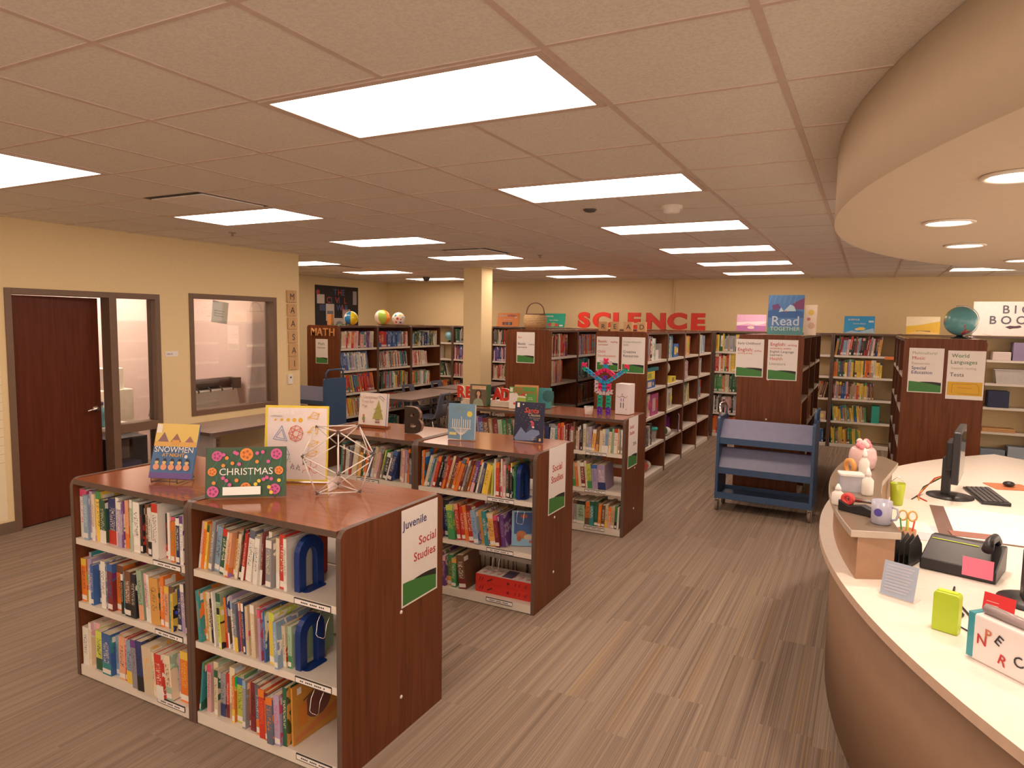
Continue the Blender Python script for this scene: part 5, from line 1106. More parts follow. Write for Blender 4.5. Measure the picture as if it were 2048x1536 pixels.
# flat kit boxes leaning on the wall shelves
def kit(label, x, y, w, h, col, art, texts, z=1.8205, rz=0., tilt=.2, cat='box', name='kit_box', dep=.02):
    r = thing(name, label, cat, (x, y, z+dep*math.sin(tilt)+.0008), rz, 'flat teacher kit boxes on the wall bookcases' if name == 'kit_box' else None, rx=-tilt)
    B(-w/2, w/2, 0, dep, 0, h).build('carton', flat(col, .35), r, bevel=.001)
    if art: shapes(art, r)
    for s, size, ink, tx, tz in texts: txt(s, size, INK[ink] if ink in INK else flat(ink), r, tx, tz, -.006, .0004, size*.01, 'CENTER')
    return r
kt = lambda: [('science', .06, 'pale', -.12, .2), ('FUSION', .05, (.25, .08, .25), .08, .2), ('Teacher Edition', .03, 'pale', 0, .13)]
kit('orange flat teacher kit leaning atop the wall bookcase', -4.26, 10.14, .48, .27, (.75, .24, .05), [('rect', -.12, .1, .03, .09, (.08, .06, .05)), ('disc', -.05, .06, .03, (.4, .1, .05)), ('disc', .03, .06, .03, (.2, .25, .3)), ('rect', .14, .2, .17, .2, (.7, .5, .4))], kt())
kit('green flat teacher kit leaning right of the basket', -3.27, 10.14, .46, .27, (.02, .32, .22), [('disc', -.08, .05, .04, (.4, .05, .1)), ('disc', 0, .055, .045, (.3, .3, .08)), ('disc', .07, .045, .035, (.5, .05, .05)), ('rect', .13, .2, .02, .05, (.6, .6, .55))], [('science', .06, 'pale', -.1, .2), ('Teacher Edition', .03, 'pale', 0, .13)])
kit('pink and lilac flat teacher kit left of the Read Together poster', .36, 10.14, .47, .28, (.72, .42, .62), [('rect', -.235, .235, .0, .09, (.45, .15, .38)), ('poly', [(-.235, .09), (-.05, .13), (.1, .1), (.235, .14), (.235, .17), (-.235, .15)], (.8, .7, .75)), ('disc', .0, .06, (.06, .025), (.75, .6, .55)), ('rect', .05, .12, .05, .075, (.3, .2, .5))], [])
kit('blue flat teacher kit between the two right-hand rows', 1.98, 10.14, .43, .27, (.04, .3, .6), [('poly', [(-.215, 0), (-.1, .04), (.0, .02), (.2, .08), (.215, 0)], (.35, .5, .65)), ('disc', .03, .07, (.06, .025), (.75, .55, .08)), ('disc', -.02, .06, (.04, .018), (.75, .5, .2)), ('rect', .13, .2, .17, .2, (.6, .65, .7))], [('science', .055, 'pale', -.08, .2), ('Teacher Edition', .028, 'pale', 0, .14)])
kit('yellow flat teacher kit leaning left of the globe', 2.84, 10.14, .44, .27, (.75, .48, .06), [('poly', [(-.22, .12), (-.05, .14), (.22, .2), (.22, .27), (-.22, .27)], (.8, .68, .45)), ('rect', -.08, .1, .03, .055, (.3, .18, .08)), ('poly', [(-.22, 0), (-.05, .05), (.2, .02), (.22, 0)], (.8, .55, .2))], [])
# read together poster
w_, h_ = .355, .42
art = [('rect', -w_/2, w_/2, 0, h_, (.06, .2, .5)), ('rect', -w_/2, w_/2, 0, .08, (.08, .28, .3)), ('poly', [(-w_/2, .25), (-.1, .28), (.0, .24), (.1, .26), (w_/2, .24), (w_/2, .18), (-w_/2, .18)], (.03, .12, .36)), ('poly', [(.06, .33), (.12, .36), (w_/2, .39), (w_/2, .27), (.1, .27)], (.2, .05, .16)), ('poly', [(-.14, .31), (-.08, .33), (-.05, .28), (-.13, .26)], (.16, .05, .2)), ('poly', [(-.02, .25), (.04, .32), (.08, .3), (.1, .25)], (.45, .62, .72)), ('poly', [(-.07, .24), (-.05, .29), (-.02, .25)], (.5, .65, .7)), ('disc', .0, .248, (.012, .006), (.6, .08, .06))]
art += [('line', [(-.15+.05*k, h_), (-.17+.05*k, .33)], .008, (.12, .3, .6)) for k in range(6)]
kit('blue Read Together poster board standing on bookcase behind the cart', 1.335, 5.86, w_, h_, (.06, .2, .5), art, [('Read', .14, (.5, .62, .78), 0, .10), ('TOGETHER', .058, (.5, .65, .72), 0, .045)], tilt=.05, name='poster_board', cat='poster', dep=.012)
kit('cream picture book standing right behind the Read Together poster', 1.57, 5.99, .12, .32, (.8, .66, .5), [('disc', 0, .24, .03, (.75, .5, .1)), ('disc', .01, .1, .035, (.7, .45, .3)), ('disc', -.02, .17, .018, (.6, .2, .2))], [], tilt=.08, name='book', cat='book', dep=.015, rz=-.15)
# globe
t = thing('globe', 'blue-green desk globe on dark base atop tall bookcase by desk', 'globe', (2.88, 5.68, 1.8205))
def globem():
    m, nt, b = nmat('globe_map'); c, s = coords(nt)
    nz = N(nt, 'ShaderNodeTexNoise'); nz.inputs['Scale'].default_value = 6.5; nz.inputs['Detail'].default_value = 5; nt.links.new(c, nz.inputs['Vector'])
    n2 = N(nt, 'ShaderNodeTexNoise'); n2.inputs['Scale'].default_value = 9; nt.links.new(c, n2.inputs['Vector'])
    land = ramp(nt, n2.outputs[0], [(.4, (.55, .5, .12)), (.5, (.25, .4, .2)), (.6, (.5, .06, .12))])
    nt.links.new(mix(nt, math_(nt, 'GREATER_THAN', nz.outputs[0], .57), (.14, .4, .44), land), b.inputs['Base Color']); b.inputs['Roughness'].default_value = .22; return m
GM_ = globem(); m = MB(); m.sphere((0, 0, .165), .135, 36, 20); m.build('sphere', GM_, t)
MB().lathe([(.075, 0), (.07, .012), (.03, .02), (.022, .034), (.0001, .036)], 28).build('base', BLACKP, t)
MB().tube([(.145*math.sin(a), 0, .165+.145*math.cos(a)) for a in [math.radians(-18+k*12) for k in range(18)]], .004, 6).build('meridian_arm', CHROME, t)
MB().sphere((.075, -.09, .02), .018, 12, 8).build('switch_knob', CHROME, t)
t = thing('small_globe', 'pale blue small globe half hidden on top wall shelf', 'globe', (-5.68, 10.24, 1.4706)); MB().sphere((0, 0, .14), .1, 24, 14).build('sphere', flat((.25, .5, .55)), t); MB().lathe([(.06, 0), (.02, .02), (.015, .05)], 20).build('base', BLACKP, t)
# big books sign
t = kit('white foam sign reading BIG BOOKS on the wall bookcase', 4.0, 10.16, 1.06, .50, (.84, .8, .76), [('poly', [(.0-.14, .13), (-.08, .15), (-.02, .145), (.04, .155), (.06, .13), (.02, .115), (-.04, .11), (-.08, .1)], (.1, .05, .07)), ('line', [(-.4, .02), (-.3, .005)], .004, (.6, .3, .2))], [('B I G', .165, 'slate', -.01, .33), ('B O O K S', .165, 'slate', .03, .175)], tilt=.12, name='foam_sign', cat='sign', dep=.008)
# civil war board
t = thing('poster_board', 'black display board titled The Civil War behind the MATH bookcase', 'poster', (-7.498, 8.22, 1.72), PI/2)
B(0, 1.25, -.02, 0, 0, .86).build('board', pm('black_board', (.012, .01, .014), .6), t)
cr_, cb_ = flat((.5, .06, .05)), flat((.07, .12, .32))
for s, x, z, k0 in (('THE', .50, .68, 0), ('CIVIL', .30, .52, 0), ('WAR', .58, .37, 1)):
    for k, ch in enumerate(s): txt(ch, .17, cr_ if (k+k0) % 2 == (0 if s != 'THE' else 1) else cb_, t, x+.125*k-(.03 if ch == 'I' and k > 1 else 0), z, -.021, .001, .006)
shapes([('rect', .28, .52, .16, .5, (.62, .55, .5)), ('rect', .31, .49, .24, .36, (.2, .2, .24)), ('rect', .5, .85, .04, .22, (.55, .5, .47)), ('disc', .67, .11, (.1, .05), (.25, .25, .28)), ('rect', .76, 1.0, .2, .4, (.5, .36, .3)), ('rect', .03, .24, .5, .68, (.6, .54, .5)), ('rect', 1.08, 1.2, .5, .78, (.35, .3, .33)), ('rect', .1, .28, .36, .48, (.04, .06, .16)), ('rect', .3, .45, .06, .14, (.08, .1, .25)), ('disc', .06, .72, .05, (.4, .05, .04))], t, 'mounted_pictures', -.021)
t = thing('wood_box', 'small amber wooden box on back of the MATH bookcase', 'box', (-5.36, 6.3, 1.8205)); B(-.04, .04, -.03, .03, 0, .17).build('body', pm('amber_wood', (.45, .2, .06), .45), t, bevel=.004)
t = thing('leaf_garland', 'low green leaves lying on top of the MATH bookcase', 'plant', (-5.2, 6.35, 1.8205)); m = MB()
for k in range(26): a = k*2.4; x, y = .15*((k*37 % 50)/25-1), .08*((k*23 % 50)/25-1); m.add([(x, y, .004+.01*(k % 3)), (x+.03*math.cos(a), y+.03*math.sin(a), .02), (x+.05*math.cos(a+.2), y+.05*math.sin(a+.2), .012), (x+.03*math.cos(a+.5), y+.03*math.sin(a+.5), .006)], [[0, 1, 2, 3]])
m.build('leaves', flat((.08, .18, .04)), t)

# ================================================================== ITEMS ON THE SPARSE SHELVES
def onC(r, name, label, cat, lx, ly, z, fn, rz=0.):
    M = Matrix.Translation(r.location) @ r.rotation_euler.to_matrix().to_4x4() @ Matrix.Translation((lx, ly, z+.0006))
    t = thing(name, label, cat, M.translation, r.rotation_euler.z+rz); fn(t); return t
def cbox(w, d, h, col, band=None, lid=None):
    def f(t):
        B(0, w, 0, d, 0, h).build('carton', flat(col, .4), t, bevel=.001)
        if band: shapes([('rect', w*.1, w*.55, h*.2, h*.8, band), ('disc', w*.75, h*.5, h*.22, lid or (.8, .7, .2))], t, 'printed_front')
    return f
def tub(r0, r1, h, col, lidc):
    def f(t):
        MB().lathe([(r0, 0), (r1, h), (r1-.003, h), (r0-.003, .004), (.0001, .004)], 28, cap=False).build('tub', col if not isinstance(col, tuple) else flat(col, .3), t)
        MB().lathe([(r1+.006, h-.012), (r1+.006, h+.01), (r1*.8, h+.02), (.0001, h+.02)], 28, cap=False).build('lid', flat(lidc, .3), t)
    return f
CLR = pm('clear_plastic', (.9, .88, .85), .05, .01, trans=.0, alpha=.25, spec=1.)
C0, C1_, C2_, C3_ = Cc
onC(C0, 'teacher_box', 'yellow and blue game box on sparse bookcase, lower of stack', 'box', .12, .03, 1.13, cbox(.36, .22, .105, (.05, .12, .4), (.75, .6, .55)))
onC(C0, 'teacher_box', 'yellow game box stacked over the blue one', 'box', .12, .03, 1.236, cbox(.34, .22, .1, (.78, .62, .06), (.3, .4, .1)))
onC(C0, 'teal_case', 'teal zip case lying over the yellow game box', 'case', .12, .03, 1.337, cbox(.5, .2, .045, (.02, .2, .26)))
onC(C0, 'clear_bag', 'clear bag of white papers on top shelf right of books', 'bag', .46, .03, 1.47, lambda t: (B(0, .26, 0, .15, 0, .2).build('bag_wall', CLR, t), B(.03, .2, .02, .1, .003, .12).build('papers', PAPER, t)))
onC(C0, 'pink_box', 'pink box with small portrait on sparse bookcase', 'box', .36, .03, .78, cbox(.29, .2, .27, (.5, .09, .26), (.7, .5, .5), (.6, .06, .05)))
onC(C0, 'picture_box', 'white and green picture box beside pink box', 'box', .245, .04, .78, cbox(.07, .2, .28, (.75, .65, .6), (.3, .45, .1), (.6, .1, .2)))
onC(C0, 'toy_tub', 'clear tub with teal lid and red toys', 'tub', .62, .13, .42, lambda t: (tub(.085, .105, .17, CLR, (.02, .4, .38))(t), MB().sphere((0, 0, .055), .05, 14, 8).build('toys', flat((.6, .04, .03)), t)))
onC(C0, 'fabric_bundle', 'red and white fabric bundle on the bottom shelf', 'bundle', .25, .05, .06, lambda t: (MB().sphere((.15, .1, .075), .09, 16, 10, 0, .8).build('fabric', flat((.6, .12, .08)), t), MB().sphere((.3, .1, .065), .08, 16, 10, 0, .8).build('fabric', flat((.75, .7, .65)), t)))
onC(C1_, 'blue_box', 'small blue and yellow box on top shelf of second sparse bookcase', 'box', .42, .03, 1.47, cbox(.24, .16, .18, (.04, .15, .45), (.75, .55, .08)))
onC(C1_, 'skull_model', 'cream rounded anatomical model on a sparse shelf', 'model', .25, .12, 1.13, lambda t: (MB().sphere((0, 0, .2), .09, 20, 14, 0, 1.1).build('dome', flat((.62, .52, .38)), t), MB().lathe([(.05, 0), (.06, .02), (.045, .09), (.05, .13)], 20).build('jaw', flat((.6, .5, .36)), t)))
onC(C1_, 'yellow_box', 'small yellow box beside the cream model', 'box', .36, .03, 1.13, cbox(.22, .1, .08, (.78, .65, .08), (.3, .3, .1)))
onC(C1_, 'white_binder_box', 'white upright box on the middle sparse shelf', 'box', .2, .03, .78, cbox(.2, .2, .28, (.78, .74, .7), (.4, .42, .4)))
onC(C1_, 'spotted_card', 'white card with coloured dots leaning out of a shelf', 'card', .62, -.03, .42, lambda t: (B(0, .24, 0, .006, 0, .24).build('card', flat((.75, .55, .62)), t), shapes([('rect', .02, .22, .02, .22, W_)]+[('disc', .05+.05*(k % 4), .05+.05*(k//4), .012, [(.6, .05, .15), (.1, .3, .5), (.4, .1, .4)][k % 3]) for k in range(16)], t, 'printed_dots')), .3)
onC(C1_, 'purple_bag', 'purple folded bag on the sparse shelf', 'bag', .4, .12, .42, lambda t: MB().prism([(0, 0), (.3, 0), (.28, .2), (.12, .24), (.02, .18)], 0, .12, 'y').build('bag', flat((.3, .02, .35)), t))
onC(C1_, 'green_plant_bag', 'dark green and white bundle on sparse shelf', 'bundle', .15, .1, .42, lambda t: (MB().sphere((0, 0, .08), .09, 14, 9, 0, .85).build('foliage', flat((.03, .14, .06)), t), MB().sphere((.12, -.04, .06), .07, 14, 9, 0, .85).build('cloth', flat((.7, .68, .64)), t)))
onC(C1_, 'bottle', 'dark blue bottle on the lowest sparse shelf', 'bottle', .15, .12, .06, lambda t: MB().lathe([(.04, 0), (.045, .02), (.045, .2), (.02, .26), (.018, .3)], 20).build('body', flat((.02, .06, .14)), t))
onC(C2_, 'tented_book', 'yellow book standing open like a tent', 'book', .32, .02, .78, lambda t: MB().prism([(0, 0), (.005, 0), (.07, .26), (.135, 0), (.14, 0), (.073, .285), (.067, .285)], 0, .2, 'y').build('cover', flat((.7, .6, .35)), t))
onC(Dc[0], 'orange_folder', 'bright orange folder on bookcase right of the blue cart', 'folder', .36, .02, .78, cbox(.05, .22, .3, (.85, .3, .02)))
onC(backroots[10], 'orange_strip', 'orange label strip at right end of a shelf edge', 'strip', .74, -.004, 1.44, lambda t: B(0, .16, 0, .003, -.015, .03).build('strip', flat((.75, .2, .05)), t))
onC(backroots[10], 'teal_box_file', 'thick teal box file at end of wall shelf', 'box file', .60, .02, .42, cbox(.11, .22, .27, (.03, .35, .27)))
onC(backroots[9], 'yellow_bin', 'small bin with yellow band on wall shelf by cart', 'bin', .64, .02, .42, cbox(.24, .2, .14, (.6, .45, .33), (.8, .6, .05)))
# bins on the far right wall shelves
rb = backroots[12]
for r_, nm_, lab, lx, z, w_b, h_b, c_ in ((rb, 'storage_bin', 'clear plastic storage bin with lid on far right shelf', .3, 1.13, .56, .2, None), (rb, 'magazine_box', 'purple and white patterned box on top right shelf', .5, 1.47, .36, .26, (.3, .24, .4)), (rb, 'magazine_box', 'pale low box on top right shelf beside the purple one', .26, 1.47, .22, .12, (.7, .6, .55)), (rb, 'storage_bin', 'dark navy open bin on far right shelf', .24, .78, .26, .24, (.02, .03, .08)),
        (rb, 'wood_tray', 'light wooden tray on low right shelf', .2, .42, .4, .05, (.55, .3, .12)), (rb, 'cloth_stack', 'folded blue grey cloths on bottom right shelf', .2, .06, .3, .1, (.2, .26, .34)), (rb, 'cloth_stack', 'taller folded pale blue cloths on bottom right shelf', .53, .06, .34, .16, (.35, .42, .5))):
    def mk(t, w_b=w_b, h_b=h_b, c_=c_):
        if c_: B(0, w_b, 0, .24, 0, h_b).build('body', flat(c_), t, bevel=.006)
        else:
            m = MB(); m.prism([(.03, 0), (w_b-.03, 0), (w_b, h_b), (0, h_b)], 0, .004, 'y'); m.prism([(.03, 0), (w_b-.03, 0), (w_b, h_b), (0, h_b)], .236, .24, 'y'); m.box(.03, w_b-.03, .004, .236, 0, .004); m.build('tub', pm('milky_plastic', (.75, .7, .68), .3, alpha=.55), t)
            m = MB(); m.box(-.01, w_b+.01, -.01, .25, h_b, h_b+.012); m.build('lid', pm('milky_plastic', (.75, .7, .68), .3, alpha=.55), t)
    onC(r_, nm_, lab, 'bin' if 'bin' in nm_ else 'box', lx, .02, z, mk)

# ================================================================== RECEPTION DESK
DC = (5.97, 2.2)
def ring(r0, r1, a0, a1, n=60): return arc(DC, r1, a0, a1, n)+arc(DC, r0, a1, a0, n)
rad = math.radians
A0, A1 = PI+rad(55), PI-rad(45)          # near end (behind the view) .. far end
ZD = .86
t = thing('reception_desk', 'large curved reception desk with white top and tan front', 'desk', (0, 0, 0))
MB().prism(ring(2.75, 4.02, A0, A1), ZD-.035, ZD, 'z', 0, side=1).build('countertop', [DESKT, pm('desk_edge_band', (.62, .46, .35), .45)], t)
MB().prism(ring(3.87, 3.955, A0, A1), .08, ZD-.0352, 'z', smooth=True).build('front_panel', DESKF, t)
MB().prism(ring(3.88, 3.92, A0, A1), 0, .08, 'z', smooth=True).build('plinth', EDGE, t)
for a in (A0-rad(1), A1+rad(1), PI+rad(12)): 
    c_, s_ = math.cos(a), math.sin(a); M_ = Matrix.Translation((DC[0], DC[1], 0)) @ Matrix.Rotation(a, 4, 'Z'); MB().box(2.8, 3.86, -.015, .015, 0, ZD-.0355, 0, M_).build('support_panel', DESKF, t)
# raised ledge
L0, L1 = PI+rad(14.6), PI-rad(14.5)
lt_ = MB(); po = arc(DC, 3.985, L0, L1, 30); pi_ = [(2.27, 3.12), (2.34, 2.95), (2.29, 2.6), (2.245, 2.3), (2.235, 2.0), (2.25, 1.6), (2.30, 1.26)]
lt_.prism(po+pi_, 1.04, 1.07, 'z', 0, side=1); lt_.build('raised_ledge', [LEDGE, pm('ledge_edge_band', (.5, .42, .35), .4)], t, bevel=.003)
lb_ = MB(); po = arc(DC, 3.955, L0-rad(.15), L1+rad(1), 30); lb_.prism(po+[(2.25, 3.05), (2.31, 2.93), (2.265, 2.6), (2.225, 2.3), (2.215, 2.0), (2.23, 1.6), (2.28, 1.28)], ZD+.0003, 1.04, 'z', smooth=False); lb_.build('ledge_box', pm('ledge_box_laminate', (.38, .22, .13), .5), t)
ZL = 1.0706; ZT = .8606
def T(name, label, cat, x, y, z, rz=0., **k): return thing(name, label, cat, (x, y, z), rz, **k)
# monitor
t = T('monitor', 'black flat computer monitor seen edge-on on the desk', 'monitor', 2.64, 3.1, ZT, PI/2-.16)
MB().lathe([(.13, 0), (.13, .008), (.04, .018)], 28).build('base', BLACKP, t); MB().box(-.035, .035, .0, .05, .015, .25).build('neck', BLACKP, t, bevel=.006)
o = MB().prism(rrect(-.24, .24, .12, .44, .012, 3, True), -.05, -.012, 'y').build('screen_housing', BLACKP, t, bevel=.004); MB().box(-.1, .1, -.012, .03, .18, .36).build('back_bulge', BLACKP, t, bevel=.01)
MB().box(-.225, .225, -.0515, -.05, .135, .425).build('screen', pm('dark_screen', (.04, .04, .05), .1), t)
for k, c_ in enumerate(((.6, .04, .03), (.7, .4, .05), (.03, .03, .03))): MB().tube([(.06-.02*k, .04, .12), (.02, .09, .1-.01*k), (-.05, .14, .03+.01*k), (-.16+.03*k, .16, .004), (-.25, .1+.04*k, .004)], .0035, 6).build('cable', flat(c_), t)
# keyboard
t = T('keyboard', 'black computer keyboard on the desk right of monitor', 'keyboard', 2.84, 3.2, ZT, -1.45); MB().prism([(-.075, 0), (.075, 0), (.075, .022), (-.075, .012)], -.22, .22, 'x').build('case', BLACKP, t, bevel=.002)
KM = pm('dark_keys', (.09, .085, .09), .5)
m = MB()
for r_ in range(5):
    for k in range(15): m.box(-.205+k*.0275, -.205+k*.0275+.023, -.062+r_*.026, -.062+r_*.026+.021, .0125+(-.062+r_*.026+.075)*.0667, .019+(-.062+r_*.026+.075)*.0667)
m.build('keys', KM, t)
t = T('computer_mouse', 'dark mouse on an orange pad near the keyboard', 'mouse', 3.02, 3.62, ZT+.0035); MB().sphere((0, 0, .0178), .035, 16, 10, 0, .5).build('body', BLACKP, t)
t = T('mouse_pad', 'orange and black mouse pad on the desk', 'mouse pad', 3.02, 3.62, ZT, .3); MB().prism(rrect(-.12, .12, -.1, .1, .02, 4, True), 0, .003, 'z').build('pad', flat((.6, .2, .08)), t); 
# blotter
t = T('desk_blotter', 'large white paper desk blotter with dark side strip', 'blotter', 2.79, 2.42, ZT, 0); MB().box(-.28, .42, -.33, .36, 0, .004).build('backing', pm('blotter_brown', (.2, .12, .1), .5), t); MB().box(-.21, .42, -.32, .35, .004, .006).build('paper_pad', pm('bright_paper', (.88, .86, .84), .6), t)
t = T('photo_print', 'small dark orange photo print on the blotter edge', 'photo', 2.66, 2.17, ZT+.007, .1); MB().box(-.1, .1, -.05, .05, 0, .002).build('print', flat((.35, .15, .12)), t)
# phone
t = T('desk_phone', 'black desk telephone with pink note and lime strip', 'telephone', 2.555, 1.58, ZT, 2.85)
MB().prism([(-.12, .0), (.12, .0), (.12, .05), (-.06, .115), (-.12, .11)], -.14, .14, 'x').build('body', BLACKP, t, bevel=.006)
MB().tube([(-.1, -.1, .125), (-.1, -.07, .15), (-.1, .05, .16), (-.1, .1, .135)], [.022, .018, .018, .022], 12).build('handset', BLACKP, t)
MB().box(-.13, -.02, .1205, .1225, .015, .095).build('pink_note', flat((.85, .2, .32)), t); MB().box(-.05, .13, -.06, -.03, .1055, .107, 0, Matrix.Rotation(0, 4, 'X')).build('lime_strip', flat((.6, .75, .05)), t)
t = T('paper_tray', 'black mesh file rack beside the raised ledge', 'file rack', 2.345, 1.47, ZT, 1.2)
for k in range(4): MB().prism([(0, 0), (.17, 0), (.15, .08), (.09, .135), (.0, .11)], k*.02, k*.02+.003, 'y').build('divider', BLACKP, t)
MB().box(0, .17, 0, .066, 0, .005).build('base', BLACKP, t)
m = MB(); m.tube([(2.5, 1.3, ZT+.005), (2.47, 1.12, ZT+.004), (2.5, 1.0, ZT+.004), (2.46, .9, ZT+.004), (2.5, .84, ZT+.004), (2.53, .95, ZT+.004), (2.5, 1.1, ZT+.004)], .004, 6); tag(m.build('phone_cord', BLACKP), 'thin black cord lying loose on the desk top', 'cord')
# blue card
t = T('card_holder', 'pale blue printed card leaning in a clear stand', 'card', 2.285, 1.05, ZT+.004, -.42, rx=-.25); MB().box(-.062, .062, 0, .002, .002, .135).build('card', flat((.36, .42, .55)), t); shapes([('line', [(-.05, .12-.012*k), (.05-.008*(k % 3), .12-.012*k)], .0035, (.55, .52, .58)) for k in range(9)], t, 'printed_lines'); MB().box(-.065, .065, .004, .06, 0, .002).build('foot', CLR, t).rotation_euler.x = .25
# lime box
t = T('lime_box', 'lime green plastic tissue box on the desk', 'box', 2.43, .82, ZT, -.35); MB().prism(rrect(-.04, .04, 0, .14, .012, 4), -.022, .022, 'y').build('body', flat((.45, .6, .03), .35), t, bevel=.004); MB().box(-.03, .03, -.012, .012, .1402, .143).build('lid', flat((.55, .75, .03), .35), t, bevel=.001)
# letter box
t = T('letter_box', 'clear box with teal end and scattered red and black letters', 'box', 2.545, .56, ZT, -.80)
MB().box(-.105, .105, 0, .075, 0, .15).build('box', pm('white_card', (.8, .74, .74), .5, .01), t, bevel=.006); MB().box(-.108, -.085, -.002, .077, .005, .152).build('teal_end', flat((.05, .3, .36), .3), t, bevel=.003); MB().tube([(-.08, .037, .165), (.09, .037, .165)], .016, 12).build('roll_on_top', flat((.35, .28, .28), .3), t)
for ch, x, z, c_, a in (('N', -.075, .06, 'red', 0.), ('E', -.02, .09, 'black', .5), ('R', -.005, .03, 'red', .25), ('C', .05, .04, 'black', -.3), ('P', -.05, .085, 'rust', 0)): txt(ch, .045, INK[c_], t, x, z, -.002, .0004, .001, rot=(PI/2, a, 0))
t = T('red_card', 'small red card sign in a clear stand behind letter box', 'card', 2.60, 1.0, ZT+.004, -.5, rx=-.2); MB().box(-.05, .05, 0, .002, 0, .09).build('card', flat((.6, .02, .03)), t); shapes([('line', [(-.04, .06-.012*k), (.0, .06-.012*k)], .002, (.8, .5, .45)) for k in range(3)], t, 'printed_lines'); MB().box(-.054, .054, .004, .05, 0, .002).build('foot', CLR, t).rotation_euler.x = .2
# lamp-like dark pole at the right edge
t = T('monitor', 'second black monitor cut off by the right photo edge', 'monitor', 2.755, 1.27, ZT, PI/2); MB().lathe([(.12, 0), (.12, .008), (.03, .015)], 24).build('base', BLACKP, t); MB().box(-.03, .03, 0, .04, .012, .2).build('neck', BLACKP, t); MB().box(-.23, .23, -.03, 0, .14, .56).build('screen_housing', BLACKP, t, bevel=.006)
# ---- on the ledge
PKP = pm('pink_clear_plastic', (.85, .6, .6), .15, alpha=.75)
t = T('candy_jar', 'round clear jar of pink sweets on far end of ledge', 'jar', 2.14, 2.62, ZL); MB().lathe([(.055, 0), (.07, .02), (.078, .07), (.07, .115), (.055, .13)], 28).build('jar_wall', PKP, t)
m = MB(); 
for k in range(16): m.sphere((.05*math.cos(k*2.4)*(k % 4+1)/4, .05*math.sin(k*2.4)*(k % 4+1)/4, .135+.012*(k % 3)), .018, 8, 6, k % 2)
m.build('sweets', [flat((.8, .6, .58)), flat((.75, .25, .3))], t)
t = T('tape_roll', 'orange tape roll standing beside the sweets jar', 'tape', 2.07, 2.38, ZL, .6); MB().lathe([(.03, 0), (.048, 0), (.048, .02), (.03, .02), (.03, 0)], 24, 0, Matrix.Translation((0, 0, .048)) @ Matrix.Rotation(PI/2, 4, 'Y'), cap=False).build('roll', flat((.75, .35, .1)), t)
for x, y, h_b, lab in ((2.15, 2.33, .17, 'tall white pointed bottle on the ledge behind the tub'), (2.17, 1.9, .14, 'white pump bottle in middle of the ledge'), (2.045, 1.62, .10, 'short white bottle near outer edge of ledge')):
    t = T('plastic_bottle', lab, 'bottle', x, y, ZL, group='white bottles on the ledge'); MB().lathe([(.024, 0), (.027, .01), (.027, h_b*.55), (.012, h_b*.68), (.01, h_b*.72)], 20).build('body', pm('white_plastic', (.8, .76, .7), .4), t); MB().lathe([(.014, h_b*.7), (.014, h_b*.8), (.004, h_b)], 16).build('nozzle', pm('white_cap', (.85, .82, .8), .3), t)
t = T('clear_tub', 'clear plastic tub with pale blue wipes on the ledge', 'tub', 2.09, 1.98, ZL, .2); MB().prism(rrect(-.055, .055, -.045, .045, .015, 4, True), 0, .08, 'z').build('tub_wall', pm('frosted_plastic', (.6, .62, .72), .2, alpha=.7), t); MB().prism(rrect(-.058, .058, -.048, .048, .015, 4, True), .08, .09, 'z').build('lid', pm('white_cap', (.85, .82, .8), .3), t)
t = T('tape_dispenser', 'black and red tape dispenser at near end of ledge', 'tape dispenser', 2.13, 1.5, ZL, -.5); MB().prism([(-.08, 0), (.08, 0), (.085, .03), (.03, .045), (-.03, .03), (-.08, .05)], -.02, .02, 'y').build('body', BLACKP, t, bevel=.004); MB().lathe([(.012, -.012), (.028, -.012), (.028, .012), (.012, .012), (.012, -.012)], 20, 0, Matrix.Translation((-.045, 0, .055)) @ Matrix.Rotation(PI/2, 4, 'X'), cap=False).build('tape_roll', flat((.65, .06, .06)), t)
t = T('stapler', 'silver and black stapler on the ledge behind the mug', 'stapler', 2.15, 1.56, ZL, -.45); MB().box(-.075, .075, -.016, .016, 0, .012).build('base', BLACKP, t, bevel=.002); MB().prism([(-.075, .03), (.07, .045), (.075, .055), (-.07, .05)], -.014, .014, 'y').build('arm', CHROME, t, bevel=.002); MB().box(-.075, -.045, -.01, .01, .0122, .03).build('hinge', BLACKP, t)
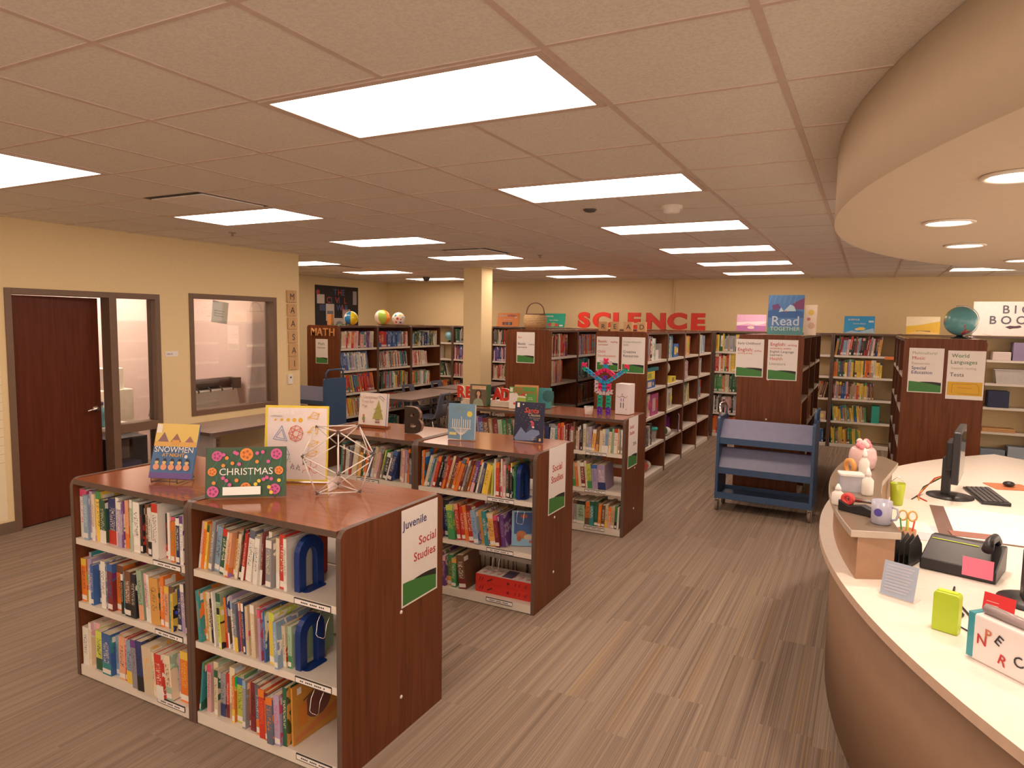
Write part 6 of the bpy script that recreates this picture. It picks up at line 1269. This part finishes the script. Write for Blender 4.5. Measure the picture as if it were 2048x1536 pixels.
t = T('mug', 'grey blue mug with round dark blue emblem on ledge', 'mug', 2.225, 1.37, ZL, -.35); MB().lathe([(.033, 0), (.04, .006), (.041, .1), (.038, .1), (.036, .01), (.0001, .008)], 28, cap=False).build('body', pm('mug_glaze', (.42, .42, .52), .25), t); MB().tube([(.04, 0, .08), (.062, 0, .075), (.066, 0, .05), (.058, 0, .028), (.039, 0, .022)], .005, 8).build('handle', pm('mug_glaze', (.42, .42, .52), .25), t)
EMB = flat((.08, .06, .35)); MB().lathe([(.017, 0), (.0001, .0008)], 20, 0, Matrix.Translation((0, -.0408, .055)) @ Matrix.Rotation(PI/2, 4, 'X'), cap=False).build('emblem', EMB, t)
t = T('scissors_cup', 'cup of scissors and coloured pens beside the mug', 'pen cup', 2.345, 1.76, ZT); MB().lathe([(.035, 0), (.04, .1), (.037, .1), (.032, .004), (.0001, .004)], 24, cap=False).build('cup', pm('pen_cup', (.5, .25, .12), .4), t)
for k, c_ in enumerate(((.7, .05, .04), (.3, .55, .1), (.05, .3, .1), (.8, .6, .1))): MB().tube([(.012*math.cos(k*1.6), .012*math.sin(k*1.6), .01), (.03*math.cos(k*1.6), .03*math.sin(k*1.6), .15)], .004, 6).build('pen', flat(c_), t)
for s_ in (-1, 1): MB().tube([(s_*.02+.018*math.cos(a*PI/6), .0, .165+.024*math.sin(a*PI/6)) for a in range(12)], .0045, 6, closed=True).build('scissor_handle', flat((.8, .5, .15)), t)
t = T('lime_cup', 'lime green hanging cup just inside the ledge', 'cup', 2.335, 2.7, ZT); MB().lathe([(.032, 0), (.042, .13), (.039, .13), (.03, .004), (.0001, .004)], 24, cap=False).build('cup', flat((.42, .5, .03), .4), t); MB().tube([(.04, 0, .13), (0, 0, .17), (-.04, 0, .13)], .002, 6).build('bail', CHROME, t)
t = T('notepad', 'pink and white papers scattered behind the ledge', 'papers', 2.395, 2.12, ZT, .0); MB().box(-.11, .11, -.15, .15, 0, .003).build('sheet', flat((.85, .62, .68)), t); MB().box(-.08, .09, -.02, .2, .003, .005, 0, Matrix.Rotation(.1, 4, 'Z')).build('sheet', PAPER, t)
print('DONE', len(bpy.data.objects))
